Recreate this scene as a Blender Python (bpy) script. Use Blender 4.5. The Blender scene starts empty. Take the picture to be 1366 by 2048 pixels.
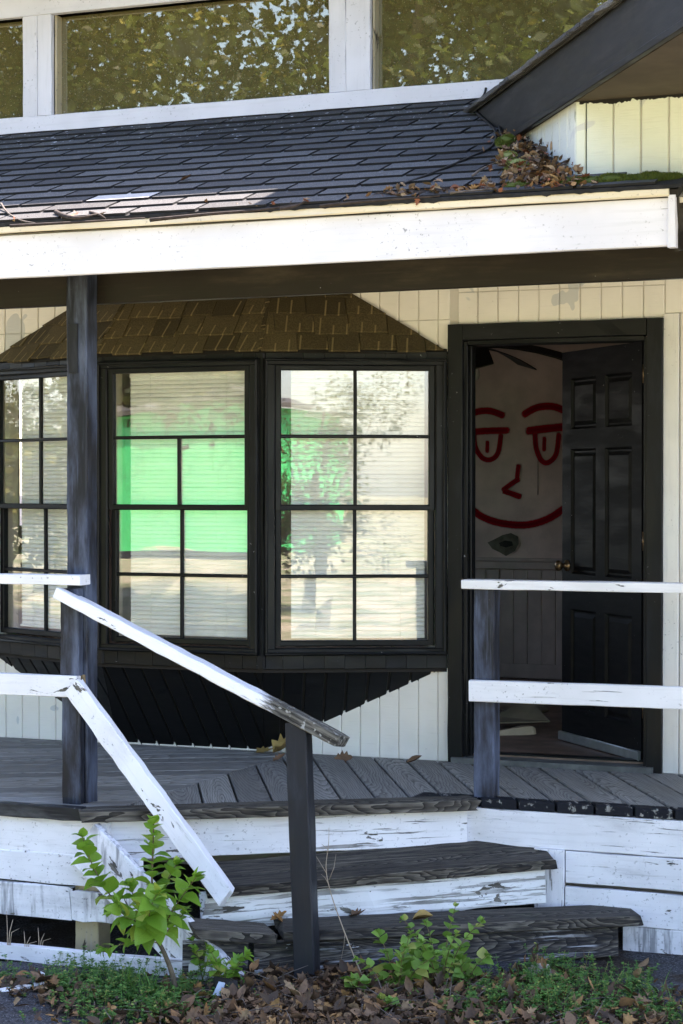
import bpy, bmesh, math, random
from mathutils import Vector, Matrix, noise
R = math.radians
V = Vector
rnd = random.Random(11)
S = bpy.context.scene
COL = S.collection

# ------------------------------------------------------------------ camera
YAW, PIT, DIST, CAMZ, FPX = R(22), R(-.7), 10.05, 1.347, 4000.0
CAM = V((DIST*math.sin(YAW), -DIST*math.cos(YAW), CAMZ))
cd = bpy.data.cameras.new('camera'); cam = bpy.data.objects.new('camera', cd); COL.objects.link(cam)
cam.location = CAM; cam.rotation_euler = (R(90)+PIT, 0, YAW)
cd.sensor_fit = 'VERTICAL'; cd.sensor_height = 36; cd.lens = FPX/2048*36; cd.clip_start = .1; cd.clip_end = 2000
S.camera = cam
S.render.resolution_x, S.render.resolution_y = 683, 1024

# ------------------------------------------------------------------ sky, sun, exposure
SUN_EL, SUN_AZ = R(62), R(24)            # azimuth clockwise from +Y (behind the house, a little to the right)
tosun = V((math.sin(SUN_AZ)*math.cos(SUN_EL), math.cos(SUN_AZ)*math.cos(SUN_EL), math.sin(SUN_EL)))
w = bpy.data.worlds.new('World'); S.world = w; w.use_nodes = True
nt = w.node_tree; sky = nt.nodes.new('ShaderNodeTexSky'); sky.sky_type = 'NISHITA'; sky.sun_disc = False
sky.sun_elevation = SUN_EL; sky.sun_rotation = SUN_AZ; sky.air_density = 1.0; sky.dust_density = 1.4; sky.ozone_density = 1.0
bg = nt.nodes['Background']; bg.inputs['Strength'].default_value = .15
nt.links.new(sky.outputs[0], bg.inputs[0])
sl = bpy.data.lights.new('sun', 'SUN'); sl.energy = 5.0; sl.angle = R(.53); sl.color = (1, .93, .84)
so = bpy.data.objects.new('sun', sl); COL.objects.link(so); so.rotation_euler = (-tosun).to_track_quat('-Z', 'Y').to_euler()
so.location = (0, 0, 30)
S.view_settings.view_transform = 'Standard'; S.view_settings.look = 'None'; S.view_settings.gamma = 1
S.view_settings.exposure = 2.56
S.view_settings.use_white_balance = True; S.view_settings.white_balance_temperature = 6800; S.view_settings.white_balance_tint = 17   # camera balanced for open shade
S.render.engine = 'CYCLES'

# ------------------------------------------------------------------ small helpers
_f = V((-math.sin(YAW)*math.cos(PIT), math.cos(YAW)*math.cos(PIT), math.sin(PIT)))
_r = V((math.cos(YAW), math.sin(YAW), 0)); _u = _r.cross(_f)
def atp(px, py, n, c):                    # a measured picture point on a known plane of the building
    d = _f+(px-683)/FPX*_r-(py-1024)/FPX*_u; n = V(n)
    return CAM+d*((c-CAM.dot(n))/d.dot(n))
def aty(px, py, y): return atp(px, py, (0, 1, 0), y)
def atz(px, py, z): return atp(px, py, (0, 0, 1), z)

WM = {}
def put(o, world, parent=None):
    COL.objects.link(o); WM[o.name] = world
    if parent is not None:
        o.parent = parent; o.matrix_parent_inverse = WM[parent.name].inverted()
    o.matrix_basis = world
    return o
def tag(o, label, cat, group=None):
    o['label'] = label; o['category'] = cat
    if group: o['group'] = group
    return o
def kind(o, k): o['kind'] = k; return o
def thing(name, loc, label, cat, group=None):
    o = bpy.data.objects.new(name, None); o.empty_display_size = .1
    put(o, Matrix.Translation(V(loc))); return tag(o, label, cat, group)
def part(name, loc, parent):
    o = bpy.data.objects.new(name, None); o.empty_display_size = .1
    return put(o, Matrix.Translation(V(loc)), parent)
def mesh(name, vs, fs, mat, smooth=False):
    m = bpy.data.meshes.new(name); m.from_pydata([tuple(v) for v in vs], [], fs)
    m.materials.append(mat)
    if smooth: m.polygons.foreach_set('use_smooth', [True]*len(m.polygons))
    m.update(); return m
def obj(name, vs, fs, mat, parent=None, world=None, smooth=False):
    return put(bpy.data.objects.new(name, mesh(name, vs, fs, mat, smooth)), world or Matrix(), parent)
def frame(o, x, y):                       # x = local X, y approx local Y
    x = V(x).normalized(); z = x.cross(V(y)).normalized(); y = z.cross(x)
    m = Matrix((x, y, z)).transposed().to_4x4(); m.translation = V(o); return m
def plank_mesh(L, W, T, seg=6, jit=.0015, bev=.003, e0=0, e1=0):
    prof = [(-W/2+bev, -T/2), (W/2-bev, -T/2), (W/2, -T/2+bev), (W/2, T/2-bev), (W/2-bev, T/2), (-W/2+bev, T/2), (-W/2, T/2-bev), (-W/2, -T/2+bev)]
    vs, fs = [], []
    for i in range(seg+1):
        x = L*i/seg
        for k, (y, z) in enumerate(prof):
            xx = x+(rnd.uniform(-e0, e0) if i == 0 else rnd.uniform(-e1, e1) if i == seg else 0)
            vs.append((xx, y+rnd.uniform(-jit, jit), z+rnd.uniform(-jit, jit)))
    for i in range(seg):
        for k in range(8):
            a = i*8+k; b = i*8+(k+1) % 8; fs.append((a, b, b+8, a+8))
    fs.append(tuple(range(7, -1, -1))); fs.append(tuple(seg*8+k for k in range(8)))
    return vs, fs
def plank(name, p0, p1, W, T, mat, parent=None, side=(0, 0, 1), **k):
    """board from p0 to p1 along its centre line; W across `side`, T the third way"""
    p0, p1 = V(p0), V(p1)
    vs, fs = plank_mesh((p1-p0).length, W, T, **k)
    return obj(name, vs, fs, mat, parent, frame(p0, p1-p0, side))
def box(name, a, b, mat, parent=None):
    (x0, y0, z0), (x1, y1, z1) = a, b
    c = V(((x0+x1)/2, (y0+y1)/2, (z0+z1)/2)); h = V((abs(x1-x0)/2, abs(y1-y0)/2, abs(z1-z0)/2))
    vs = [(sx*h.x, sy*h.y, sz*h.z) for sz in (-1, 1) for sy in (-1, 1) for sx in (-1, 1)]
    fs = [(0, 2, 3, 1), (4, 5, 7, 6), (0, 1, 5, 4), (2, 6, 7, 3), (0, 4, 6, 2), (1, 3, 7, 5)]
    return obj(name, vs, fs, mat, parent, Matrix.Translation(c))
def clip(poly, a, b, c):                  # keep a*x+b*y <= c
    out = []
    for i in range(len(poly)):
        p, q = poly[i], poly[(i+1) % len(poly)]
        dp, dq = a*p[0]+b*p[1]-c, a*q[0]+b*q[1]-c
        if dp <= 0: out.append(p)
        if dp*dq < 0:
            t = dp/(dp-dq); out.append((p[0]+(q[0]-p[0])*t, p[1]+(q[1]-p[1])*t))
    return out
def clip_convex(poly, cv):                # cv counter-clockwise
    for i in range(len(cv)):
        (x0, y0), (x1, y1) = cv[i], cv[(i+1) % len(cv)]
        a, b = (y1-y0), -(x1-x0)
        poly = clip(poly, a, b, a*x0+b*y0)
        if len(poly) < 3: return []
    return poly
def area(p): return sum(p[i][0]*p[(i+1) % len(p)][1]-p[(i+1) % len(p)][0]*p[i][1] for i in range(len(p)))/2
def inset(poly, d):
    out = []; n = len(poly)
    for i in range(n):
        p0, p1, p2 = V(poly[i-1]), V(poly[i]), V(poly[(i+1) % n])
        e1, e2 = (p1-p0), (p2-p1)
        if e1.length < 1e-6 or e2.length < 1e-6: out.append(tuple(p1)); continue
        e1.normalize(); e2.normalize()
        n1, n2 = V((-e1.y, e1.x)), V((-e2.y, e2.x)); b = n1+n2
        k = d/max(.3, 1+n1.dot(n2)); out.append(tuple(p1+b*k))
    return out
def slab(name, poly, M, t, mat, parent=None, bev=.003):
    """convex polygon in the XY of M, extruded by t along M's Z, upper rim chamfered"""
    if area(poly) < 0: poly = poly[::-1]
    n = len(poly); top = inset(poly, bev)
    vs = [(x, y, 0) for x, y in poly]+[(x, y, t-bev) for x, y in poly]+[(x, y, t) for x, y in top]
    fs = [tuple(range(n-1, -1, -1)), tuple(2*n+i for i in range(n))]
    for i in range(n):
        j = (i+1) % n; fs += [(i, j, n+j, n+i), (n+i, n+j, 2*n+j, 2*n+i)]
    return obj(name, vs, fs, mat, parent, M)
def tube_data(pts, rad, sides=6):
    pts = [V(p) for p in pts]; vs, fs = [], []; n = len(pts)
    rad = rad if isinstance(rad, (list, tuple)) else [rad]*n
    for i, p in enumerate(pts):
        t = (pts[min(i+1, n-1)]-pts[max(i-1, 0)]).normalized()
        a = t.cross(V((.3, .5, .8))).normalized(); b = t.cross(a)
        for k in range(sides):
            q = 2*math.pi*k/sides; vs.append(p+(a*math.cos(q)+b*math.sin(q))*rad[i])
    for i in range(n-1):
        for k in range(sides):
            j = (k+1) % sides; fs.append((i*sides+k, i*sides+j, i*sides+sides+j, i*sides+sides+k))
    fs.append(tuple(range(sides-1, -1, -1))); fs.append(tuple((n-1)*sides+k for k in range(sides)))
    return vs, fs
def tube(name, pts, rad, mat, parent=None, sides=6):
    base = V(pts[0]); vs, fs = tube_data([V(p)-base for p in pts], rad, sides)
    return obj(name, vs, fs, mat, parent, Matrix.Translation(base), True)
def smoothpts(pts, n=4):                  # Catmull-Rom
    pts = [V(p) for p in pts]; out = []
    for i in range(len(pts)-1):
        a, b, c, d = pts[max(i-1, 0)], pts[i], pts[i+1], pts[min(i+2, len(pts)-1)]
        for k in range(n):
            t = k/n; out.append(.5*((2*b)+(c-a)*t+(2*a-5*b+4*c-d)*t*t+(3*b-a-3*c+d)*t**3))
    return out+[pts[-1]]

# ------------------------------------------------------------------ materials
class T:
    def __init__(s, name):
        s.m = bpy.data.materials.new(name); s.m.use_nodes = True; s.nt = s.m.node_tree; s.nt.nodes.clear()
    def n(s, typ, ins=None, **at):
        nd = s.nt.nodes.new(typ)
        for k, v in at.items(): setattr(nd, k, v)
        for k, v in (ins or {}).items():
            i = nd.inputs[k]
            if isinstance(v, bpy.types.NodeSocket): s.nt.links.new(v, i)
            else: i.default_value = v
        return nd
    def co(s, scale=(1, 1, 1), rand=True, world=False):
        if world: c = s.n('ShaderNodeNewGeometry').outputs['Position']
        else: c = s.n('ShaderNodeTexCoord').outputs['Object']
        if rand and not world:
            r = s.n('ShaderNodeObjectInfo').outputs['Random']
            k = s.n('ShaderNodeMath', {0: r, 1: 57.0}, operation='MULTIPLY').outputs[0]
            c = s.n('ShaderNodeVectorMath', {0: c, 1: k}, operation='ADD').outputs[0]
        return s.n('ShaderNodeVectorMath', {0: c, 1: scale}, operation='MULTIPLY').outputs[0]
    def noise(s, vec, scale=1, detail=4, rough=.55, dist=0):
        return s.n('ShaderNodeTexNoise', {'Vector': vec, 'Scale': scale, 'Detail': detail, 'Roughness': rough, 'Distortion': dist}).outputs[0]
    def st(s, v, lo, hi, a=0., b=1.):     # smooth step
        return s.n('ShaderNodeMapRange', {0: v, 1: lo, 2: hi, 3: a, 4: b}, interpolation_type='SMOOTHSTEP').outputs[0]
    def ma(s, op, a, b=0.): return s.n('ShaderNodeMath', {0: a, 1: b}, operation=op, use_clamp=False).outputs[0]
    def mul(s, a, b): return s.ma('MULTIPLY', a, b)
    def mx(s, a, b): return s.ma('MAXIMUM', a, b)
    def mix(s, f, a, b):
        nd = s.nt.nodes.new('ShaderNodeMix'); nd.data_type = 'RGBA'
        for i, v in ((0, f), (6, a), (7, b)):
            if isinstance(v, bpy.types.NodeSocket): s.nt.links.new(v, nd.inputs[i])
            else: nd.inputs[i].default_value = (*v, 1) if isinstance(v, tuple) and len(v) == 3 else v
        return nd.outputs[2]
    def rand(s): return s.n('ShaderNodeObjectInfo').outputs['Random']
    def island(s): return s.n('ShaderNodeNewGeometry').outputs['Random Per Island']
    def sep(s, v, k): return s.n('ShaderNodeSeparateXYZ', {0: v}).outputs[k]
    def bump(s, h, dist=.002, strength=1.):
        return s.n('ShaderNodeBump', {'Strength': strength, 'Distance': dist, 'Height': h}).outputs[0]
    def out(s, col, rough=.6, nrm=None, spec=.4, **extra):
        ins = {'Base Color': (*col, 1) if isinstance(col, tuple) else col, 'Roughness': rough, 'Specular IOR Level': spec}
        if nrm is not None: ins['Normal'] = nrm
        ins.update(extra)
        b = s.n('ShaderNodeBsdfPrincipled', ins)
        o = s.n('ShaderNodeOutputMaterial', {0: b.outputs[0]}); return s.m

def m_white(name, peel=.3, grime=.3, crack=.3, col=(.80, .80, .84), wood=(.16, .15, .13), alg=0.):
    t = T(name); c = t.co()
    base = t.mix(t.st(t.noise(c, 3, 3), .3, .75), col, tuple(x*.86 for x in col))
    fine = t.noise(t.co((3, 55, 55)), 1, 6, .6)
    base = t.mix(t.mul(t.st(fine, .5, .72), .22), base, (.42, .42, .44))
    # dirt specks
    sp = t.mul(t.st(t.noise(c, 70, 3, .6), .63-.05*grime, .70), t.st(t.noise(c, 2.2, 4), .5-.25*grime, .68))
    base = t.mix(t.mul(sp, .7), base, (.10, .10, .11))
    gr = t.st(t.noise(t.co((2.2, 7, 7)), 1.6, 6, .65), .62-.22*grime, .86)
    base = t.mix(t.mul(gr, .55*grime+.1), base, (.24, .24, .25))
    if grime >= 1:
        dr = t.noise(t.co((38, 38, 4), world=True), 1, 5, .6); bl = t.noise(t.co(world=True), 3.5, 3)
        base = t.mix(t.mul(t.mul(t.st(dr, .46, .66), t.st(bl, .38, .56)), .75), base, (.13, .135, .15))
    # cracks along the grain and flakes down to the grey wood
    ck = t.mul(t.st(t.noise(t.co((2.4, 62, 62)), 1, 7, .62, .4), .69-.12*crack, .715-.12*crack), t.st(t.noise(c, 2.6, 3), .60-.3*crack, .7))
    fl = t.st(t.noise(t.co((5, 16, 16)), 1, 8, .62, .6), .735-.30*peel, .745-.30*peel)
    chip = t.mx(ck, fl)
    wd = t.mix(t.st(t.noise(t.co((3, 70, 70)), 1, 5), .35, .65), tuple(x*.35 for x in wood), wood)
    colr = t.mix(chip, base, wd)
    if alg:
        a = t.mul(t.st(t.noise(t.co((1.5, 6, 6)), 1, 5, .6), .62-.3*alg, .8), alg)
        colr = t.mix(a, colr, (.20, .24, .06))
    h = t.ma('SUBTRACT', t.mul(fine, .35), t.mul(chip, 1.0))
    return t.out(colr, t.st(chip, 0, 1, .48, .85), t.bump(h, .0022, .8), .35)

def m_black(name, wear=.4, col=(.014, .015, .019), worn=(.085, .10, .14), fleck=.5):
    t = T(name); c = t.co()
    v = t.noise(t.co((2.2, 9, 9)), 1, 6, .62)
    base = t.mix(t.st(v, .62-.24*wear, .86-.1*wear), col, worn)
    g = t.noise(t.co((4, 80, 80)), 1, 5)
    base = t.mix(t.mul(t.st(g, .55, .75), .5*wear), base, worn)
    fl = t.mul(t.st(t.noise(c, 46, 4, .7), .735-.06*fleck, .75-.06*fleck), t.st(t.noise(c, 3, 3), .45, .6))
    base = t.mix(fl, base, (.34, .34, .36))
    return t.out(base, t.st(v, .3, .7, .38, .6), t.bump(t.ma('SUBTRACT', t.mul(g, .5), fl), .0015, .7), .22)

def grainwood(t, lo, mid, hi, ring=24.):
    raw = t.n('ShaderNodeTexCoord').outputs['Object']; r = t.rand()
    r2 = t.ma('FRACT', t.mul(r, 17.3)); r3 = t.ma('FRACT', t.mul(r, 71.7))
    off = t.n('ShaderNodeCombineXYZ', {0: t.ma('SUBTRACT', t.mul(r2, 1.6), .8), 1: t.ma('SUBTRACT', t.mul(r3, .16), .16), 2: 0.}).outputs[0]
    c = t.n('ShaderNodeVectorMath', {0: raw, 1: off}, operation='ADD').outputs[0]
    warp = t.mul(t.ma('SUBTRACT', t.noise(t.co((2.2, 7, 7)), 1, 3), .5), .05)
    c = t.n('ShaderNodeVectorMath', {0: c, 1: (.085, 1, .4)}, operation='MULTIPLY').outputs[0]
    c = t.n('ShaderNodeVectorMath', {0: c, 1: warp}, operation='ADD').outputs[0]
    wv = t.n('ShaderNodeTexWave', {'Vector': c, 'Scale': ring, 'Distortion': 1.2, 'Detail': 2.5, 'Detail Scale': .6}, wave_type='RINGS', rings_direction='Z', wave_profile='SAW').outputs[1]
    fine = t.noise(t.co((4, 130, 130)), 1, 6, .65); d = t.noise(t.co((2.5, 36, 36)), 1, 6, .62)
    f = t.ma('ADD', t.mul(wv, .42), t.mul(fine, .62))
    a = t.mix(t.st(f, .22, .52), lo, mid)
    return t.mix(t.st(t.ma('ADD', t.mul(f, .55), t.mul(d, .6)), .5, .85), a, hi), f
def m_deck():
    t = T('weathered deck wood'); col, f = grainwood(t, (.095, .091, .085), (.27, .262, .245), (.42, .41, .385), 32.)
    col = t.mix(t.mul(t.ma('FRACT', t.mul(t.rand(), 5.7)), .6), col, (.085, .082, .078))
    p = t.co(world=True); y = t.sep(p, 1); x = t.sep(p, 0)
    wob = t.mul(t.ma('SUBTRACT', t.noise(p, 14, 4, .6), .5), .06)
    edge = t.st(t.ma('ADD', y, wob), -.985, -.975, 1., 0.)      # black paint band brushed along the straight deck edge
    edge = t.mul(edge, t.st(x, .78, .80))
    edge = t.mul(edge, t.st(t.noise(t.co((6, 30, 30)), 1, 6), .36, .42))
    col = t.mix(edge, col, (.012, .013, .018))
    st_ = t.st(t.noise(p, 5, 5, .6), .6, .8); col = t.mix(t.mul(st_, .5), col, (.05, .05, .048))
    return t.out(col, .8, t.bump(f, .004, .8), .2)
def m_tread(name, white=0., dark=.5):
    t = T(name); col, f = grainwood(t, (.008, .007, .006), (.050, .043, .036), (.20, .178, .145), 58.)
    pnt = t.st(t.noise(t.co((5, 80, 80)), 1, 7, .7), .60-.22*dark, .72-.22*dark)
    col = t.mix(t.mul(pnt, .85), col, (.011, .011, .014))
    if white:
        wf = t.st(t.noise(t.co((6, 22, 22)), 1, 7, .65), .74-.2*white, .75-.2*white)
        gm = t.mul(t.st(t.noise(t.co((2, 70, 70)), 1, 6, .7), .52, .62), t.st(t.noise(t.co(), 3, 3), .45, .6))
        col = t.mix(t.mx(wf, t.mul(gm, .7*min(1, white*2))), col, (.55, .55, .58))
    grn = t.st(t.noise(t.co((2, 9, 9)), 1.3, 4), .62, .8); col = t.mix(t.mul(grn, .35), col, (.05, .06, .02))
    return t.out(col, .75, t.bump(f, .006, 1.), .25)
def m_shingle():
    t = T('asphalt shingle'); c = t.co()
    g = t.noise(c, 210, 2, .7); b = t.noise(c, 9, 4)
    r = t.rand()
    col = t.mix(r, (.064, .064, .063), (.165, .163, .158))
    col = t.mix(t.st(g, .42, .66), t.mix(.6, col, (.02, .02, .025)), col)
    col = t.mix(t.mul(t.st(g, .62, .72), .5), col, (.28, .28, .32))
    col = t.mix(t.mul(t.st(b, .55, .8), .5), col, (.035, .035, .04))
    p = t.co(world=True)                                     # white paint flakes dropped from the window sill above
    fl = t.mul(t.st(t.noise(p, 30, 3, .55), .665, .675), t.st(t.ma('ADD', t.sep(p, 1), t.mul(t.noise(p, 4), .5)), -1.0, -.62))
    col = t.mix(fl, col, (.7, .7, .74))
    return t.out(col, .88, t.bump(g, .003, .9), .2)
def m_bayshingle():
    t = T('brown shingle'); raw = t.n('ShaderNodeTexCoord').outputs['Object']; c = t.co()
    g = t.noise(c, 180, 2, .7)
    col = t.mix(t.rand(), (.058, .044, .019), (.125, .095, .042))
    col = t.mix(t.st(g, .4, .65), t.mix(.5, col, (.015, .01, .006)), col)
    u = t.ma('ADD', t.mul(t.ma('ADD', t.sep(raw, 0), t.mul(t.sep(raw, 1), -.12)), 15.), t.mul(t.rand(), 9.))
    cell = t.ma('FLOOR', u); fr = t.ma('FRACT', u)
    wn = t.n('ShaderNodeTexWhiteNoise', {'W': cell}, noise_dimensions='1D').outputs[0]
    line = t.mul(t.st(fr, .40, .43), t.st(fr, .52, .55, 1., 0.))
    ht = t.ma('LESS_THAN', t.sep(raw, 1), t.ma('SUBTRACT', t.mul(wn, .15), .03))
    col = t.mix(t.mul(t.mul(line, ht), .8), col, (.22, .165, .075))
    return t.out(col, .85, t.bump(g, .003, .9), .2)
def m_siding(name='white siding', col=(.80, .765, .70), alg=0.):
    t = T(name); c = t.co(world=True)
    saw = t.noise(t.co((9, 9, 190), world=True), 1, 4, .6)
    base = t.mix(t.mul(t.st(t.noise(c, 3.1, 4), .4, .75), .8), col, tuple(x*.88 for x in col))
    base = t.mix(t.mul(t.st(saw, .55, .75), .16), base, (.34, .33, .3))
    patch = t.st(t.noise(c, 2.3, 3, .5, .8), .625, .632)      # repainted greyer patches
    base = t.mix(t.mul(patch, .75), base, (.50, .52, .53))
    sp = t.mul(t.st(t.noise(c, 85, 3, .6), .70, .72), t.st(t.noise(c, 3, 2), .5, .7))
    base = t.mix(sp, base, (.10, .09, .08))
    if alg:
        s = t.noise(t.co((24, 24, 3), world=True), 1, 5, .65)
        base = t.mix(t.mul(t.st(s, .60, .68), .8), base, (.07, .085, .05))
    return t.out(base, .6, t.bump(saw, .0022, .7), .3)
def m_plain(name, col, rough=.6, var=.25, scale=8., spec=.35, bumpd=.0, **ex):
    t = T(name); c = t.co(); v = t.noise(c, scale, 5, .6)
    return t.out(t.mix(t.st(v, .35, .7), tuple(x*(1-var) for x in col), col), rough, t.bump(v, bumpd) if bumpd else None, spec, **ex)
def m_glass(name, refl, tint=(1, 1, 1), rough=0., bumpy=0., back=None, gcol=(.96, .97, 1)):
    t = T(name); nrm = None; c = t.co()
    if bumpy: nrm = t.bump(t.noise(c, 110, 1, .5), .00006*bumpy, .09)
    else: nrm = t.bump(t.noise(c, 2.2, 2), .0016, .35)
    gl = t.n('ShaderNodeBsdfGlossy', {'Color': (*gcol, 1), 'Roughness': rough, 'Normal': nrm}).outputs[0]
    if back is None: tr = t.n('ShaderNodeBsdfTransparent', {'Color': (*tint, 1)}).outputs[0]
    else: tr = t.n('ShaderNodeBsdfDiffuse', {'Color': (*back, 1)}).outputs[0]
    g_ = t.n('ShaderNodeNewGeometry')
    dt = t.n('ShaderNodeVectorMath', {0: g_.outputs['Incoming'], 1: g_.outputs['Normal']}, operation='DOT_PRODUCT').outputs['Value']
    lw = t.ma('ADD', t.mul(t.ma('POWER', t.ma('SUBTRACT', 1., t.ma('ABSOLUTE', dt)), 5.), .96), .04)      # Schlick, alike from both sides
    fac = t.ma('ADD', t.mul(lw, .9), refl)
    dirt_glints = t.mul(t.st(t.noise(c, 5, 6, .7), .5, .85), .10)
    sh = t.n('ShaderNodeMixShader', {0: fac, 1: tr, 2: gl}).outputs[0]
    df = t.n('ShaderNodeBsdfDiffuse', {'Color': (.5, .5, .48, 1)}).outputs[0]
    if bumpy: dirt_glints = t.mx(t.mul(t.st(t.noise(c, 120, 2, .6), .66, .70), .35), dirt_glints)  # sparkle of the pebbled glass painted as pale specks, over the dirt film
    sh = t.n('ShaderNodeMixShader', {0: dirt_glints, 1: sh, 2: df}).outputs[0]
    t.n('ShaderNodeOutputMaterial', {0: sh}); return t.m
def m_leaf(name, a, b, tip=None, trans=.35, rough=.45, isl=False, mass=False):
    t = T(name); r = t.island() if isl else t.rand()
    col = t.mix(r, a, b)
    if tip: col = t.mix(t.st(r, .86, .93), col, tip)
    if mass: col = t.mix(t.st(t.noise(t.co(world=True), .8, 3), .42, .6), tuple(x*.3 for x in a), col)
    col = t.mix(t.mul(t.st(t.noise(t.co(), 30, 3), .4, .7), .35), col, tuple(x*.55 for x in a))
    d = t.n('ShaderNodeBsdfPrincipled', {'Base Color': col, 'Roughness': rough, 'Specular IOR Level': .4}).outputs[0]
    tl = t.n('ShaderNodeBsdfTranslucent', {'Color': col}).outputs[0]
    t.n('ShaderNodeOutputMaterial', {0: t.n('ShaderNodeMixShader', {0: trans, 1: d, 2: tl}).outputs[0]}); return t.m
def m_litter(name, cols):
    t = T(name); r = t.island()
    rp = t.n('ShaderNodeValToRGB', {0: r}); cr = rp.color_ramp; cr.interpolation = 'CONSTANT'
    while len(cr.elements) < len(cols): cr.elements.new(.5)
    for i, (e, c) in enumerate(zip(cr.elements, cols)): e.position = i/len(cols); e.color = (*c, 1)
    v = t.noise(t.co(world=True), 60, 3)
    col = t.mix(t.mul(t.st(v, .4, .7), .4), rp.outputs[0], (.02, .014, .01))
    return t.out(col, .7, None, .3)
def m_ground():
    t = T('ground'); p = t.co(world=True); y = t.sep(p, 1); x = t.sep(p, 0)
    g = t.noise(p, 90, 3, .7); b = t.noise(p, 2.2, 5, .6)
    asp = t.mix(t.st(g, .35, .7), (.022, .022, .026), (.10, .10, .11))
    asp = t.mix(t.mul(t.st(t.noise(p, 150, 1), .66, .7), .8), asp, (.30, .30, .32))
    soil = t.mix(t.st(g, .35, .65), (.018, .013, .010), (.062, .048, .038))
    near = t.mix(t.st(b, .50, .58), asp, soil)
    gr = t.noise(p, 1.1, 6, .65); gf = t.noise(p, 14, 4, .7)
    grass = t.mix(t.st(gf, .3, .7), (.10, .125, .05), (.24, .25, .13))
    grass = t.mix(t.mul(t.st(gr, .40, .62), .85), grass, (.46, .38, .26))
    lawn = t.st(t.ma('ADD', y, t.mul(b, 1.2)), -4.4, -3.7, 1., 0.)
    col = t.mix(lawn, near, grass)
    return t.out(col, .9, t.bump(t.ma('ADD', g, b), .012, .8), .2)

W_RAIL = m_white('white rail paint', .30, .4, .5)
W_CLEAN = m_white('white trim paint', -.1, .3, .12, (.70, .69, .75))
W_WARM = m_white('warm white corner paint', -.1, .3, .1, (.77, .745, .70))
W_SKIRT = m_white('white skirt paint', .24, .55, .75)
W_GRIME = m_white('grimy white skirt paint', .38, 1.0, .5)
W_PEEL = m_white('peeling white riser paint', .45, .6, 1.25, (.74, .75, .76), alg=.45)
B_POST = m_black('worn black post paint', .9, (.012, .013, .019), worn=(.11, .135, .205), fleck=.45)
B_NEWEL = m_black('black newel paint', .3, (.013, .014, .018), (.040, .045, .056), .6)
B_TRIM = m_black('black trim paint', .4, (.0045, .005, .0055), (.020, .022, .025), .7)
B_SKIRT = m_black('black bay skirt paint', .12, (.005, .0055, .0065), (.02, .022, .026), .3)
B_DOOR = m_black('black door paint', .3, (.005, .005, .006), (.020, .021, .023), .5)
B_DOOR.node_tree.nodes['Principled BSDF'].inputs['Specular IOR Level'].default_value = .12
B_WING = m_black('black fascia paint', .3, (.012, .011, .010), (.040, .037, .034), .3)
BROWN = m_black('brown black beam paint', .45, (.017, .013, .009), (.055, .043, .028), .5)
DECK = m_deck(); TREAD = m_tread('rotting tread', 0., .55); TREAD_W = m_tread('flaked black riser', .5, .7)
TREAD_T = m_tread('worn nosing', .0, .25)
SH = m_shingle(); BSH = m_bayshingle(); SID = m_siding(); SIDW = m_siding('wing siding', (.66, .70, .62)); SIDB = m_siding('groove paint', (.60, .57, .52)); SIDA = m_siding('mildewed wing siding', (.60, .63, .60), 1)
CREAM = m_white('aged cream trim', .05, .3, .3, (.66, .58, .44))
DARK = m_plain('dark underside', (.02, .017, .014), .9)
SOFF = m_plain('brown soffit', (.085, .065, .045), .8, .3, 5, bumpd=.002)
CEIL = m_plain('porch ceiling paint', (.74, .66, .54), .7, .2, 4)
RAW = m_plain('raw timber', (.34, .24, .13), .8, .5, 30, bumpd=.003)
TAN = m_white('bare tan timber', .45, .6, .6, (.42, .35, .22), (.10, .08, .05))
G_BAY = m_glass('window glass', .065); G_CLR = m_glass('obscure glass', .17, rough=.0, bumpy=1., back=(.105, .088, .034), gcol=(1, .95, .78))
BLIND = m_plain('blind slat', (.84, .85, .78), .5, .08, 4)
METAL = m_plain('aluminium', (.42, .45, .46), .35, .2, 20, Metallic=.7)
BRASS = m_plain('tarnished brass', (.24, .16, .09), .35, .4, 30, Metallic=.8)

# ------------------------------------------------------------------ ground
GZ = -.61
vs, fs = [], []
xs = [-400, -120, -40, -15]+[-6+.25*i for i in range(49)]+[15, 40, 120, 400]
ys = [-400, -150, -60, -25, -12]+[-8+.25*i for i in range(41)]+[8, 40, 400]
for y in ys:
    for x in xs:
        z = GZ
        if -6 <= x <= 6 and -8 <= y <= 1.5: z += .022*noise.noise((x*1.7, y*1.7, 3))+.012*noise.noise((x*6, y*6, 1))
        vs.append((x, y, z))
nx = len(xs)
fs = [(j*nx+i, j*nx+i+1, j*nx+nx+i+1, j*nx+nx+i) for j in range(len(ys)-1) for i in range(nx-1)]
kind(obj('ground', vs, fs, m_ground(), smooth=True), 'structure')

# ------------------------------------------------------------------ house
house = thing('house', (0, 0, GZ), 'white house of vertical grooved boards with a black bay window and open front doorway', 'house')
DX0, DX1, DZT = .665, 1.548, 2.05        # door opening
BL, BR = -2.06, .56                      # where the bay meets the wall
def wallbox(name, x0, x1, z0, z1): box(name, (x0, .009, z0), (x1, .14, z1), SIDB, house)
for a in [(-6, -1.95, -.7, 3.08), (-1.95, .46, -.7, .42), (-1.95, .46, 2.1, 3.08), (.46, DX0-.03, -.7, 3.08), (DX0-.03, DX1+.03, -.7, .02), (DX0-.03, DX1+.03, DZT+.03, 3.08), (DX1+.03, 5, -.7, 3.08)]:
    wallbox('wall', *a)
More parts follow.
